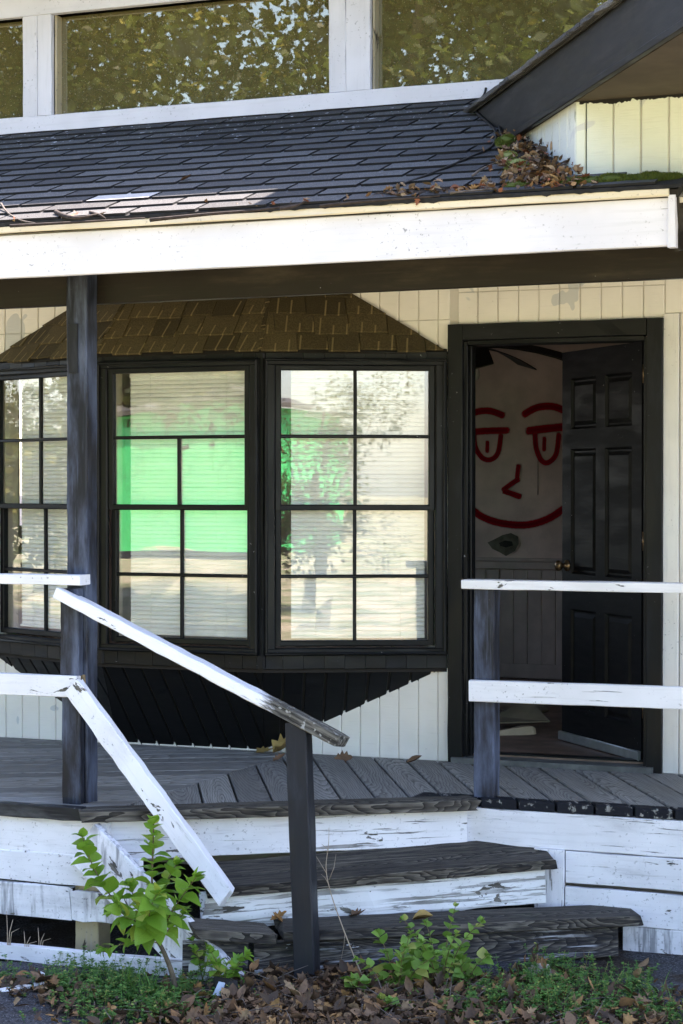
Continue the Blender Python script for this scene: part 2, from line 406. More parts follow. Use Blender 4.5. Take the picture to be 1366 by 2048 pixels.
# siding boards, 10 cm apart with a groove between
sp = .1028
def sboard(x0, x1, z0, z1, mat=SID):
    if z1-z0 < .02: return
    T_ = .03; vs, fs = plank_mesh(z1-z0, x1-x0, T_, 2, .0004, .004)
    obj('siding_board', vs, fs, mat, house, frame(((x0+x1)/2, .015+rnd.uniform(-.0012, .0012), z0), (0, 0, 1), (1, 0, 0)))
x = -3.6
while x < 3.2:
    a, b = x+.002, x+sp-.002; m = (a+b)/2
    if m < -1.95: segs = [(0, 2.17), (2.176, 3.06)]
    elif m < .50: segs = [(0, .52), (2.05, 2.17), (2.176, 3.06)]
    elif m < .585: segs = [(0, 2.17), (2.176, 3.06)]
    elif m < 1.64: segs = [(2.15, 2.30), (2.306, 3.06)]
    elif m < 1.75: segs = [(2.17, 3.06)]
    else: segs = [(0, 2.16), (2.166, 3.06)]
    if .5 < m < .585: b = min(b, .572)
    for z0, z1 in segs:
        sboard(a, b, z0, z1)
    x += sp
plank('corner_board', (1.675, .005, 0), (1.675, .005, 2.165), .075, .03, W_WARM, house, (1, 0, 0), seg=8)
plank('corner_board', (1.735, .010, 0), (1.735, .010, 2.165), .032, .03, W_WARM, house, (1, 0, 0), seg=8)
# door casing and frame
for nm, p0, p1, W_ in (('door_casing', (.612, -.012, 0), (.612, -.012, 2.145), .075), ('door_casing', (1.602, -.012, 0), (1.602, -.012, 2.145), .075)):
    plank(nm, p0, p1, W_, .045, B_TRIM, house, (1, 0, 0), seg=14)
plank('door_casing', (.652, -.014, 2.105), (1.562, -.014, 2.105), .078, .043, B_TRIM, house, (0, 0, 1), seg=10)
for x_ in (.655, 1.557): plank('door_jamb', (x_, .06, .02), (x_, .06, 2.06), .13, .024, B_TRIM, house, (0, 1, 0), seg=8)
plank('door_jamb', (.667, .06, 2.055), (1.545, .06, 2.055), .13, .024, B_TRIM, house, (0, 1, 0), seg=6)
for x_ in (.672, 1.541): plank('door_stop', (x_, .05, .03), (x_, .05, 2.04), .04, .012, B_TRIM, house, (0, 1, 0), seg=4)
plank('threshold', (.60, .01, .012), (1.60, .01, .012), .14, .03, m_plain('grey sill', (.13, .135, .13), .6, .4, 14), house, (0, 1, 0), seg=8)
plank('threshold', (.67, .09, .03), (1.54, .09, .03), .05, .03, B_TRIM, house, (0, 1, 0), seg=8)

# front door, open inward, six raised panels
hin = V((1.532, .085, .045)); fre = V((.958, .735, .045)); du = (fre-hin).normalized(); DL = (fre-hin).length; DHt = 2.0
door = part('front_door', hin, house)
FD = frame(hin, du, (0, 0, 1))           # x along the width from the hinge, y up, z = towards the inside or outside
nout = FD.to_3x3() @ V((0, 0, 1))
sgn = 1 if nout.dot(CAM-hin) > 0 else -1
panels = []
pw = (DL-.30)/2
for (y0, y1) in ((1.60, 1.86), (.86, 1.50), (.16, .68)):
    for k in range(2):
        x0 = .10+k*(pw+.10); panels.append((x0, x0+pw, y0, y1))
# leaf: stiles and rails as one mesh with recessed panels
def door_leaf():
    vs, fs = [], []
    xs_ = sorted({0, DL, *[p[0] for p in panels], *[p[1] for p in panels]}); ys_ = sorted({0, DHt, *[p[2] for p in panels], *[p[3] for p in panels]})
    def quad(a, b, c, d): i = len(vs); vs.extend([a, b, c, d]); fs.append((i, i+1, i+2, i+3))
    zf = .021*sgn
    for i in range(len(xs_)-1):
        for j in range(len(ys_)-1):
            x0, x1, y0, y1 = xs_[i], xs_[i+1], ys_[j], ys_[j+1]
            if any(abs(x0-p[0]) < 1e-6 and abs(y0-p[2]) < 1e-6 for p in panels): continue
            quad((x0, y0, zf), (x1, y0, zf), (x1, y1, zf), (x0, y1, zf))
    quad((0, 0, -zf), (0, DHt, -zf), (DL, DHt, -zf), (DL, 0, -zf))
    for a, b in (((0, 0), (DL, 0)), ((DL, 0), (DL, DHt)), ((DL, DHt), (0, DHt)), ((0, DHt), (0, 0))):
        quad((*a, zf), (*b, zf), (*b, -zf), (*a, -zf))
    return vs, fs
vs, fs = door_leaf(); obj('door_leaf', vs, fs, B_DOOR, door, FD)
for (x0, x1, y0, y1) in panels:
    r0 = [(x0, y0), (x1, y0), (x1, y1), (x0, y1)]; zf = .021*sgn
    rings = [(0, zf), (.012, zf-.013*sgn), (.020, zf-.013*sgn), (.040, zf-.003*sgn)]
    vs, fs = [], []
    for ins, z in rings: vs += [(px_, py_, z) for px_, py_ in inset(r0, ins)]
    for k in range(3):
        for i in range(4):
            j = (i+1) % 4; fs.append((k*4+i, k*4+j, k*4+4+j, k*4+4+i))
    fs.append((12, 13, 14, 15)); obj('door_panel', vs, fs, B_DOOR, door, FD)
pl = V((0, 0, .03*sgn))
a = FD @ V((.0, .018, .030*sgn)); b = FD @ V((DL+.01, .018, .030*sgn))
plank('door_sweep', a, b, .045, .016, METAL, door, (0, 0, 1), seg=4)
kp = FD @ V((DL-.06, .90, .021*sgn)); kn = (nout*sgn)
vs, fs = [], []
prof = [(0, .030), (.006, .030), (.010, .012), (.030, .011), (.036, .022), (.048, .029), (.060, .026), (.066, .012), (.067, 0.001)]
for h, r_ in prof:
    for k in range(14): q = 2*math.pi*k/14; vs.append((r_*math.cos(q), r_*math.sin(q), h))
for i in range(len(prof)-1):
    for k in range(14): j = (k+1) % 14; fs.append((i*14+k, i*14+j, i*14+14+j, i*14+14+k))
obj('door_knob', vs, fs, BRASS, door, frame(kp, (0, 0, 1), kn.cross(V((0, 0, 1)))), True)
for hz in (.2, 1.0, 1.8):
    tube('hinge', [hin+V((-.004, -.014, hz)), hin+V((-.004, -.014, hz+.09))], .008, BRASS, door)

# ------------------------------------------------------------------ bay window
bay = part('bay_window', ((BL+BR)/2, -.2, .0), house)
bc = [V((BL, 0, 0)), V((-1.147, -.4, 0)), V((-.257, -.4, 0)), V((BR, 0, 0))]
blinds = []
for fi in range(3):
    p, q = bc[fi], bc[fi+1]; u = (q-p).normalized(); Lf = (q-p).length; nf = V((u.y, -u.x, 0))   # outward
    def F(s, z, o): return p+u*s+nf*o+V((0, 0, z))
    def bd(nm, s0, z0, s1, z1, W_, T_, o, mat=B_TRIM, **k):
        horiz = abs(s1-s0) > abs(z1-z0)
        return plank(nm, F(s0, z0, o), F(s1, z1, o), W_, T_, mat, bay, V((0, 0, 1)) if horiz else u, **k)
    c = Lf/2; g0, g1 = c-.365, c+.365         # glass edges
    zb, zt = .588, 1.925
    # head board strips and apron strips of the bay box
    n_ = 9
    for k in range(n_):
        s0, s1 = Lf*k/n_, Lf*(k+1)/n_
        bd('head_board', s0+.001, 1.99, s1-.001, 1.99, .05, .03, .0, seg=1)
        bd('apron_board', s0+.001, .492, s1-.001, .492, .068, .03, .0, seg=1)
    # flat side fields
    for s0, s1 in ((0, g0-.05), (g1+.05, Lf)):
        bd('side_board', (s0+s1)/2, .526, (s0+s1)/2, 1.965, max(.02, s1-s0), .03, .0, seg=4)
    # casing with a raised outer moulding
    o1 = .026
    for s in (g0-.052, g1+.052): bd('casing', s, .528, s, 1.975, .05, .03, o1, seg=6, bev=.006)
    for z in (.545, 1.960): bd('casing', g0-.077, z, g1+.077, z, .036, .034, o1+.002, seg=6, bev=.006)
    for s in (g0-.071, g1+.071): bd('moulding', s, .53, s, 1.972, .013, .02, o1+.02, seg=4, bev=.004)
    for z in (.537, 1.969): bd('moulding', g0-.077, z, g1+.077, z, .013, .024, o1+.02, seg=4, bev=.004)
    # sashes: upper one forward, lower one behind
    for (z0, z1, off) in ((1.236, 1.945, .012), (.57, 1.262, -.018)):
        sash = part('sash', F(c, z0, off), bay)
        def sb(nm, s0, za, s1, zb_, W_, T_):
            horiz = abs(s1-s0) > abs(zb_-za)
            o_ = plank(nm, F(s0, za, off), F(s1, zb_, off), W_, T_, B_TRIM, bay, V((0, 0, 1)) if horiz else u, seg=3, bev=.004, jit=.0006)
            o_.name = nm; return o_
        for s in (g0-.012, g1+.012): sb('sash_stile', s, z0, s, z1, .030, .034)
        sb('sash_rail', g0, z0+.013, g1, z0+.013, .028, .034); sb('sash_rail', g0, z1-.013, g1, z1-.013, .026, .034)
        COL.objects.unlink(sash); bpy.data.objects.remove(sash)
        zmid = 1.597 if z0 > 1 else .911
        sb('muntin', g0, zmid, g1, zmid, .017, .022)
        if z0 > 1:
            if fi == 1: sb('muntin', c, z0+.02, c, zmid-.009, .017, .021)
            else: sb('muntin', c, z0+.02, c, zmid-.009, .017, .021); sb('muntin', c, zmid+.009, c, z1-.02, .017, .021)
        else:
            sb('muntin', c, z0+.02, c, zmid-.009, .017, .021); sb('muntin', c, zmid+.009, c, z1-.02, .017, .021)
        # panes
        cols = [(g0, c), (c, g1)]
        rows = [(z0+.02, zmid), (zmid, z1-.02)]
        for ri, (za, zc) in enumerate(rows):
            cc = [(g0, g1)] if (fi == 1 and z0 > 1 and ri == 1) else cols
            for s0, s1 in cc:
                W_, H_ = s1-s0, zc-za
                til = rnd.uniform(-.0008, .0008), rnd.uniform(-.0008, .0008)
                o0 = F(s0, za, off-.004); M_ = frame(o0, u, (0, 0, 1))
                vs = [(0, 0, til[0]*W_), (W_, 0, -til[0]*W_), (W_, H_, til[1]), (0, H_, -til[1]),]
                vs += [(x_, y_, z_-.004) for x_, y_, z_ in vs]
                fs = [(0, 1, 2, 3), (7, 6, 5, 4), (0, 4, 5, 1), (1, 5, 6, 2), (2, 6, 7, 3), (3, 7, 4, 0)]
                obj('pane', vs, fs, G_BAY, bay, M_)
    # inner jamb so the box has depth
    for s in (g0-.03, g1+.03): bd('jamb', s, .57, s, 1.95, .012, .09, -.075, CREAM, seg=1)
    bd('jamb', g0-.03, .575, g1+.03, .575, .012, .09, -.075, CREAM, seg=1); bd('jamb', g0-.03, 1.945, g1+.03, 1.945, .012, .09, -.075, CREAM, seg=1)
    # blind
    lab = ('cream venetian blind in the bay window beside the porch post and rail', 'cream venetian blind in the front face of the bay window', 'cream venetian blind in the bay window beside the front door')[fi]
    bs0, bs1 = (g0+.055, g1-.015) if fi else (g0+.09, g1-.02)
    bl = thing('venetian_blind', F(c, .6, -.06), lab, 'blind', 'blinds in the bay window')
    sm = None
    z = .63; k = 0
    hw = .0125; Lb = bs1-bs0
    sv = []
    for sx in (0, Lb):
        for kk in range(4):
            yy = -hw+2*hw*kk/3; zz = .0022*(1-(yy/hw)**2); sv.append((sx, yy, zz))
        for kk in range(4):
            yy = -hw+2*hw*kk/3; zz = .0022*(1-(yy/hw)**2)-.0006; sv.append((sx, yy, zz))
    sf = []
    for kk in range(3): sf += [(kk, kk+1, 8+kk+1, 8+kk), (4+kk+1, 4+kk, 12+kk, 12+kk+1)]
    sf += [(0, 8, 12, 4), (3, 7, 15, 11)]
    sm = mesh('slat', sv, sf, BLIND, True)
    while z < 1.90:
        tilt = R(73+rnd.uniform(-4, 4)); dy = (-nf*math.cos(tilt)+V((0, 0, 1))*math.sin(tilt))
        M_ = frame(F(bs0, z+rnd.uniform(-.0008, .0008), -.062), u+V((0, 0, rnd.uniform(-.0012, .0012))), dy)
        put(bpy.data.objects.new('slat', sm), M_, bl); z += .0215
    for s in (bs0+.12, bs1-.12): tube('ladder_cord', [F(s, .61, -.046), F(s, 1.915, -.046)], .0011, BLIND, bl, 4)
    plank('head_rail', F(bs0, 1.917, -.062), F(bs1, 1.917, -.062), .03, .03, BLIND, bl, (0, 0, 1), seg=1)
    plank('bottom_rail', F(bs0, .612, -.062), F(bs1, .612, -.062), .014, .024, BLIND, bl, (0, 0, 1), seg=1)
    # floor and lid of the bay box
# vertical corner boards
for ci, ang in ((1, 0), (2, 0)):
    p = bc[ci]; plank('corner_post', p+V((0, -.006, .46)), p+V((0, -.006, 2.01)), .045, .04, B_TRIM, bay, (1, 0, 0), seg=8, bev=.008)
for (z, t_) in ((.44, .03), (2.0, .03)):
    slab('bay_board', [(b_.x, b_.y) for b_ in bc]+[(BR, .1), (BL, .1)], Matrix.Translation((0, 0, z)), t_, DARK, bay)
# sloping skirt below: boards clipped to each facet
bot = [V((-1.28, .03, -.03)), V((-.44, .03, -.03))]
tops = [b_+V((0, 0, .462)) for b_ in bc]
tops[0] = tops[0]+(tops[0]-tops[1]).normalized()*.07; tops[3] = tops[3]+(tops[3]-tops[2]).normalized()*.07
def facet_boards(o, uvec, vvec, poly3, width, gap, nm, mat, t_, par):
    M_ = frame(o, uvec, vvec); inv = M_.inverted()
    poly = [tuple((inv @ p_)[:2]) for p_ in poly3]
    if area(poly) < 0: poly = poly[::-1]
    x0 = min(p_[0] for p_ in poly); x1 = max(p_[0] for p_ in poly); k = math.floor(x0/width)
    while k*width < x1:
        st_ = [(k*width+gap/2, -5), ((k+1)*width-gap/2, -5), ((k+1)*width-gap/2, 5), (k*width+gap/2, 5)]
        pc = clip_convex(st_, poly)
        if len(pc) > 2 and abs(area(pc)) > 1e-4: slab(nm, pc, M_, t_, mat, par, .004)
        k += 1
for fi, poly3 in enumerate(([tops[0], tops[1], bot[0]], [tops[1], tops[2], bot[1], bot[0]], [tops[2], tops[3], bot[1]])):
    uu = (poly3[1]-poly3[0]).normalized(); pl_n = (poly3[1]-poly3[0]).cross(poly3[2]-poly3[0]).normalized()
    if pl_n.y > 0: pl_n = -pl_n
    vv = pl_n.cross(uu)                   # so that frame z = uu x vv
    off = -pl_n*.022
    facet_boards(poly3[0]+off, uu, vv, [p_+off for p_ in poly3], .105, .010, 'skirt_board', B_SKIRT, .02, bay)
    ctr = sum(poly3, V((0, 0, 0)))/len(poly3); vs = [p_-pl_n*.012 for p_ in poly3]
    obj('skirt_backing', vs, [tuple(range(len(vs)))], DARK, bay)
# bay roof
lo = [V((BL-.03, 0, 2.005)), V((-1.157, -.44, 2.005)), V((-.247, -.44, 2.005)), V((BR+.03, 0, 2.005))]
pit = 1.27
hipz = 2.005+.44*pit; hipx = .44*.231
hi = [V((-1.157+hipx, 0, hipz)), V((-.247-hipx, 0, hipz))]
for fi, poly3 in enumerate(([lo[0], lo[1], hi[0]], [lo[1], lo[2], hi[1], hi[0]], [lo[2], lo[3], hi[1]])):
    uu = (poly3[1]-poly3[0]).normalized(); pn = (poly3[1]-poly3[0]).cross(poly3[2]-poly3[0]).normalized()
    if pn.z < 0: pn = -pn
    vv = pn.cross(uu)
    if vv.z < 0: vv = -vv
    M0 = frame(poly3[0], uu, vv); inv = M0.inverted(); poly = [tuple((inv @ p_)[:2]) for p_ in poly3]
    if area(poly) < 0: poly = poly[::-1]
    obj('roof_board', [p_-pn*.004 for p_ in poly3], [tuple(range(len(poly3)))], DARK, bay)
    x0 = min(p_[0] for p_ in poly); x1 = max(p_[0] for p_ in poly); ymax = max(p_[1] for p_ in poly)
    k = 0; ex = .124
    while k*ex < ymax:
        x = x0-rnd.uniform(0, .2); alt = rnd.random() < .5
        while x < x1:
            wd = rnd.uniform(.13, .21); dn = .016 if alt else 0.; alt = not alt
            st_ = [(x+.001, k*ex-dn+(.012 if k == 0 else 0)), (x+wd-.001, k*ex-dn+(.012 if k == 0 else 0)), (x+wd-.001, k*ex+ex+.02), (x+.001, k*ex+ex+.02)]
            base = [(p_[0], p_[1]-(.03 if p_[1] < .02 else 0)) for p_ in poly]
            pc = clip_convex(st_, base)
            if len(pc) > 2 and abs(area(pc)) > 4e-4:
                y0_ = min(a_[1] for a_ in pc); xx0 = min(a_[0] for a_ in pc)
                # tilt each tab a little so its lower edge stands proud of the course below
                Mt = M0 @ Matrix.Translation((xx0, y0_, .0)) @ Matrix.Rotation(-.055, 4, 'X') @ Matrix.Translation((0, 0, .0075 if not dn else .0105))
                slab('shingle', [(a_[0]-xx0, a_[1]-y0_) for a_ in pc], Mt, .010, BSH, bay, .002)
            x += wd
        k += 1
for a_, b_ in ((lo[1], hi[0]), (lo[2], hi[1])):
    d_ = (b_-a_); n_ = 5
    for k in range(n_):
        p0 = a_+d_*(k/n_); p1 = a_+d_*((k+1.1)/n_); plank('hip_cap', p0+V((0, -.012, .012)), p1+V((0, -.008, .004)), .022, .008, BSH, bay, (1, 0, 0), seg=1)

# ------------------------------------------------------------------ clerestory above the porch roof
CY = -.60
clr = part('clerestory', (0, CY, 3.1), house)
plank('sill_board', (-4.2, CY, 3.155), (1.5, CY, 3.155), .092, .03, W_CLEAN, clr, (0, 0, 1), seg=30)
plank('sill_board', (-4.2, CY-.012, 3.108), (1.5, CY-.012, 3.108), .03, .012, DARK, clr, (0, 0, 1), seg=30)
for x0, x1 in ((-1.472, -1.389), (-1.387, -1.308), (.184, .268), (.270, .392), (-3.0, -2.92)):
    plank('mullion', ((x0+x1)/2, CY+rnd.uniform(-.001, .001), 3.201), ((x0+x1)/2, CY, 3.70), x1-x0, .03, W_CLEAN, clr, (1, 0, 0), seg=6)
plank('header', (-4.2, CY-.002, 3.86), (3.0, CY-.002, 3.86), .32, .034, W_CLEAN, clr, (0, 0, 1), seg=10)
plank('sill_ledge', (-4.2, CY+.05, 3.196), (1.6, CY+.05, 3.196), .08, .012, W_CLEAN, clr, (0, 1, 0), seg=16)
for x in (-1.30, .398): plank('jamb', (x, CY+.05, 3.20), (x, CY+.05, 3.70), .07, .012, TAN, clr, (0, 1, 0), seg=4)
for x in (-1.478, .178, 2.3): plank('jamb', (x, CY+.05, 3.20), (x, CY+.05, 3.70), .07, .012, W_CLEAN, clr, (0, 1, 0), seg=4)
for x0, x1 in ((-2.92, -1.48), (-1.30, .178), (.40, 2.3)):
    box('pane', (x0, CY+.065, 3.20), (x1, CY+.072, 3.70), G_CLR, clr)
box('attic_sun_block', (-6, CY+.3, 2.9), (5, CY+.4, 4.5), DARK, house)  # unseen dark sheet added behind the panes to keep the sun out
# main roof above (out of the picture, it shades the front)
vs = [(-7, -1.24, 4.16), (.95, -1.24, 4.16), (.95, 7.5, 6.9), (-7, 7.5, 6.9)]
vs += [(x_, y_, z_-.14) for x_, y_, z_ in vs]
obj('main_roof', vs, [(0, 1, 2, 3), (7, 6, 5, 4), (0, 4, 5, 1), (1, 5, 6, 2), (2, 6, 7, 3), (3, 7, 4, 0)], SH, house)
vs = [(.955, -1.75, 4.25), (6, -1.75, 4.25), (6, 7.5, 6.9), (.95, 7.5, 6.9)]
vs += [(x_, y_, z_-.14) for x_, y_, z_ in vs]
obj('main_roof', vs, [(0, 1, 2, 3), (7, 6, 5, 4), (0, 4, 5, 1), (1, 5, 6, 2), (2, 6, 7, 3), (3, 7, 4, 0)], SH, house)

# ------------------------------------------------------------------ room seen through the doorway
IW = m_plain('old plaster', (.68, .55, .49), .8, .3, 3); IFL = m_plain('worn brown floor', (.24, .165, .125), .55, .5, 6)
RY = 3.93; FZ = .035
room = kind(box('interior_wall', (-3, RY, FZ), (2.6, RY+.1, 2.55), IW), 'structure')
for a_, b_ in (((-3.1, .14, FZ), (-3, 1.6, 2.55)), ((-3.1, 2.9, FZ), (-3, RY+.1, 2.55)), ((-3.1, 1.6, FZ), (-3, 2.9, 1.1)), ((-3.1, 1.6, 2.1), (-3, 2.9, 2.55))):
    kind(box('interior_wall', a_, b_, IW), 'structure')      # side wall; opening added, out of view, to let daylight into the room
kind(box('interior_wall', (2.6, .14, FZ), (2.7, RY+.1, 2.55), IW), 'structure')
kind(box('interior_floor', (-3.1, .06, FZ-.1), (2.7, RY+.1, FZ), IFL), 'structure'); kind(box('ceiling', (-3.1, .14, 2.55), (2.7, RY+.1, 2.65), IW), 'structure')
WAIN = m_plain('wainscot', (.52, .44, .40), .6, .2, 5)
x = -1.6
while x < 1.4:
    plank('wainscot_board', (x+.05, RY-.008, .13), (x+.05, RY-.008, .78), .092, .014, WAIN, room, (1, 0, 0), seg=1); x += .1
plank('chair_rail', (-1.6, RY-.02, .81), (1.4, RY-.02, .81), .05, .03, WAIN, room, (0, 0, 1), seg=2)
plank('chair_rail', (-1.6, RY-.012, .85), (1.4, RY-.012, .85), .025, .018, WAIN, room, (0, 0, 1), seg=2)
plank('baseboard', (-1.6, RY-.012, .085), (1.4, RY-.012, .085), .10, .02, WAIN, room, (0, 0, 1), seg=2)
# sprayed face
t = T('red spray paint'); a_ = t.n('ShaderNodeAttribute', attribute_name='cover').outputs['Fac']
cov = t.st(t.ma('ADD', a_, t.mul(t.ma('SUBTRACT', t.noise(t.co(), 60, 3), .5), .25)), .12, .75)
dd = t.n('ShaderNodeBsdfDiffuse', {'Color': t.mix(t.st(a_, .5, 1.), (.40, .012, .02), (.17, .006, .012))}).outputs[0]
t.n('ShaderNodeOutputMaterial', {0: t.n('ShaderNodeMixShader', {0: cov, 1: t.n('ShaderNodeBsdfTransparent').outputs[0], 2: dd}).outputs[0]})
SPRAY = t.m
_k = [0]
def stroke(pix, wpx):
    _k[0] += 1; y = RY-.0015-.0006*_k[0]
    pts = smoothpts([aty(a, b, y) for a, b in pix], 6); wd = wpx*.0035*.78
    vs, fs, cv = [], [], []; n = len(pts)
    for i, p in enumerate(pts):
        tg = (pts[min(i+1, n-1)]-pts[max(i-1, 0)]); tg.y = 0; tg.normalize(); nn = V((-tg.z, 0, tg.x))
        if i == 0: p = p-tg*wd*.3
        if i == n-1: p = p+tg*wd*.3
        for k in range(5):
            vs.append(p+nn*wd*(k-2)/2); cv.append([0, .75, 1, .75, 0][k]*(.35 if i in (0, n-1) else 1))
    for i in range(n-1):
        for k in range(4): fs.append((i*5+k, i*5+k+1, i*5+5+k+1, i*5+5+k))
    o = obj('graffiti_stroke', vs, fs, SPRAY, room)
    at_ = o.data.attributes.new('cover', 'FLOAT', 'POINT'); at_.data.foreach_set('value', cv)
stroke([(925, 842), (950, 825), (980, 822), (1008, 832)], 12); stroke([(1046, 830), (1075, 815), (1110, 814), (1150, 832)], 13)
stroke([(925, 866), (970, 862), (1018, 861)], 12); stroke([(1053, 862), (1095, 857), (1140, 853)], 14)
stroke([(948, 868), (951, 895), (965, 916), (982, 919), (996, 905), (1002, 868)], 9)
stroke([(1070, 866), (1072, 895), (1082, 920), (1096, 925), (1112, 908), (1118, 866)], 9)
stroke([(975, 882), (974, 905)], 7); stroke([(1089, 874), (1088, 902)], 7)
stroke([(1037, 930), (1035, 945), (1034, 960)], 8); stroke([(1038, 958), (1022, 968), (1005, 981)], 9); stroke([(1007, 982), (1022, 987), (1041, 994)], 10)
stroke([(943, 1018), (965, 1034), (1000, 1046), (1050, 1050), (1095, 1038), (1135, 1012)], 13)
# flaked plaster patch
pp = [(975, 1085), (990, 1078), (1005, 1070), (1022, 1066), (1036, 1073), (1037, 1088), (1030, 1102), (1012, 1112), (1000, 1105), (985, 1098)]
vs = [aty(a, b, RY-.011) for a, b in pp]; obj('plaster_patch', vs, [tuple(range(len(vs)))], m_plain('bare plaster', (.17, .16, .12), .9, .5, 12), room)
pp = [(998, 1086), (1010, 1081), (1024, 1083), (1026, 1091), (1012, 1095), (1001, 1092)]
vs = [aty(a, b, RY-.013) for a, b in pp]; obj('plaster_patch', vs, [tuple(range(len(vs)))], m_plain('broken plaster', (.05, .045, .04), .9, .5, 12), room)
plank('wall_seam', aty(1076, 905, RY-.001), aty(1076, 990, RY-.001), .004, .002, m_plain('seam', (.16, .14, .13), .8), room, (1, 0, 0), seg=1)
# ceiling fan with drooping blades, seen through the top of the doorway
BLK = m_plain('black plastic', (.010, .010, .010), .5)
fy = 2.2; fp = aty(948, 690, fy)
fan = thing('ceiling_fan', (fp.x, fy, 2.3), 'black ceiling fan with drooping blades and bare bulbs inside the doorway', 'ceiling fan')
tube('down_rod', [(fp.x-.05, fy, 2.55), (fp.x-.05, fy, 2.2)], .02, BLK, fan)
tube('motor_housing', [(fp.x-.05, fy, 2.27), (fp.x-.05, fy, 2.24), (fp.x-.05, fy, 2.17), (fp.x-.05, fy, 2.14)], [.05, .13, .13, .06], BLK, fan, 14)
for ang, L_, dr in ((4, .80, -.22), (75, .6, -.1), (148, .6, -.1), (218, .6, -.1), (300, .36, -.16)):
    d_ = V((math.cos(R(ang)), math.sin(R(ang)), 0)); c0 = V((fp.x-.05, fy, 2.215)); sd = V((-d_.y, d_.x, 0))
    vs, fs = [], []; n = 7
    for i in range(n+1):
        f_ = i/n; p = c0+d_*(.1+L_*f_)+V((0, 0, dr*f_*f_)); hw = .05+.02*f_
        for s_, z_ in ((-1, 0), (1, 0), (1, -.008), (-1, -.008)): vs.append(p+sd*hw*s_+V((0, 0, z_+s_*.02)))
    for i in range(n):
        for k in range(4): fs.append((i*4+k, i*4+(k+1) % 4, i*4+4+(k+1) % 4, i*4+4+k))
    fs += [(3, 2, 1, 0), (n*4, n*4+1, n*4+2, n*4+3)]; obj('blade', vs, fs, BLK, fan)
bp = aty(951, 740, fy-.05)
tube('bulb_socket', [bp+V((0, 0, .14)), bp+V((0, 0, .05)), bp+V((0, 0, .03))], [.012, .02, .018], BRASS, fan, 10)
tube('bulb', [bp+V((0, 0, .03)), bp+V((0, 0, .01)), bp+V((0, 0, -.03)), bp+V((0, 0, -.055)), bp+V((0, 0, -.065))], [.013, .02, .028, .02, .004], m_plain('dusty bulb', (.5, .48, .42), .2), fan, 10)
# things on the room floor
PW = m_plain('pale wood', (.55, .45, .30), .6, .25, 10)
q0, q1 = atz(985, 1464, FZ+.02), atz(1068, 1460, FZ+.02); d_ = (q1-q0).normalized(); L_ = (q1-q0).length
vs, fs = [], []; prof = [(0, .018), (.3, .018), (.42, .022), (.55, .034), (.75, .042), (.92, .040), (1, .028)]
for f_, h_ in prof: vs += [(L_*f_, -h_, 0), (L_*f_, h_, 0), (L_*f_, h_*.6, .02+.022*min(1, f_*1.4)*(1 if f_ < .99 else .5)), (L_*f_, -h_*.6, .02+.022*min(1, f_*1.4)*(1 if f_ < .99 else .5))]
for i in range(len(prof)-1):
    for k in range(4): fs.append((i*4+k, i*4+(k+1) % 4, i*4+4+(k+1) % 4, i*4+4+k))
fs += [(3, 2, 1, 0), tuple(len(vs)-4+k for k in range(4))]
tag(obj('wooden_brush', vs, fs, PW, None, frame(V((q0.x, q0.y, FZ+.001)), d_, (-d_.y, d_.x, 0))), 'pale wooden brush with a handle lying on the brown floor inside the doorway', 'brush')
CARD = m_plain('cardboard', (.30, .25, .16), .8, .3, 6)
for k, (pxs, lab) in enumerate(((((985, 1412), (1050, 1405), (1098, 1420), (1040, 1432)), 'bent sheet of cardboard nearest the far wall on the room floor'), (((985, 1432), (1060, 1428), (1100, 1442), (1000, 1445)), 'flattened cardboard sheet behind the wooden brush'))):
    vs = [atz(a, b, FZ+.012+.03*k) for a, b in pxs]
    vs[1] = vs[1]+V((0, 0, .08)); vs += [v_-V((0, 0, .006)) for v_ in vs]; vs = [V(v_) for v_ in vs]
    tag(obj('cardboard_sheet', vs, [(0, 1, 2), (0, 2, 3), (4, 6, 5), (4, 7, 6), (0, 4, 5, 1), (1, 5, 6, 2), (2, 6, 7, 3), (3, 7, 4, 0)], CARD), lab, 'cardboard')

# ------------------------------------------------------------------ porch deck
deck = thing('porch_deck', (0, -.6, GZ), 'weathered grey board porch deck with black painted edge and white skirting boards', 'deck')
SA = V((-.36, -1.99, 0)); SD = V((.835, .551, 0)); SN = V((.551, -.835, 0))     # stair edge: start, direction, outward
EY = -1.06
def deck_boards(ang, cvs):
    u = V((math.cos(R(ang)), math.sin(R(ang)), 0)); v_ = V((-u.y, u.x, 0)); k = -30; wd = .150
    while k < 40:
        o = v_*(k*wd); M_ = frame(o+V((0, 0, -.04+rnd.uniform(-.003, .001))), u, v_); inv = M_.inverted()
        best = None
        for cv in cvs:
            loc = [tuple((inv @ V((x_, y_, 0)))[:2]) for x_, y_ in cv]
            if area(loc) < 0: loc = loc[::-1]
            pc = clip_convex([(-9, .004), (9, .004), (9, wd-.007), (-9, wd-.007)], loc)
            if len(pc) > 2 and (best is None or abs(area(pc)) > abs(area(best))): best = pc
        if best and abs(area(best)) > .002:
            xm = sum(p_[0] for p_ in best)/len(best)
            slab('deck_board', [(p_[0]-xm, p_[1]) for p_ in best], M_ @ Matrix.Translation((xm, 0, 0)), .04, DECK, deck, .004)
        k += 1
xr = 3.2
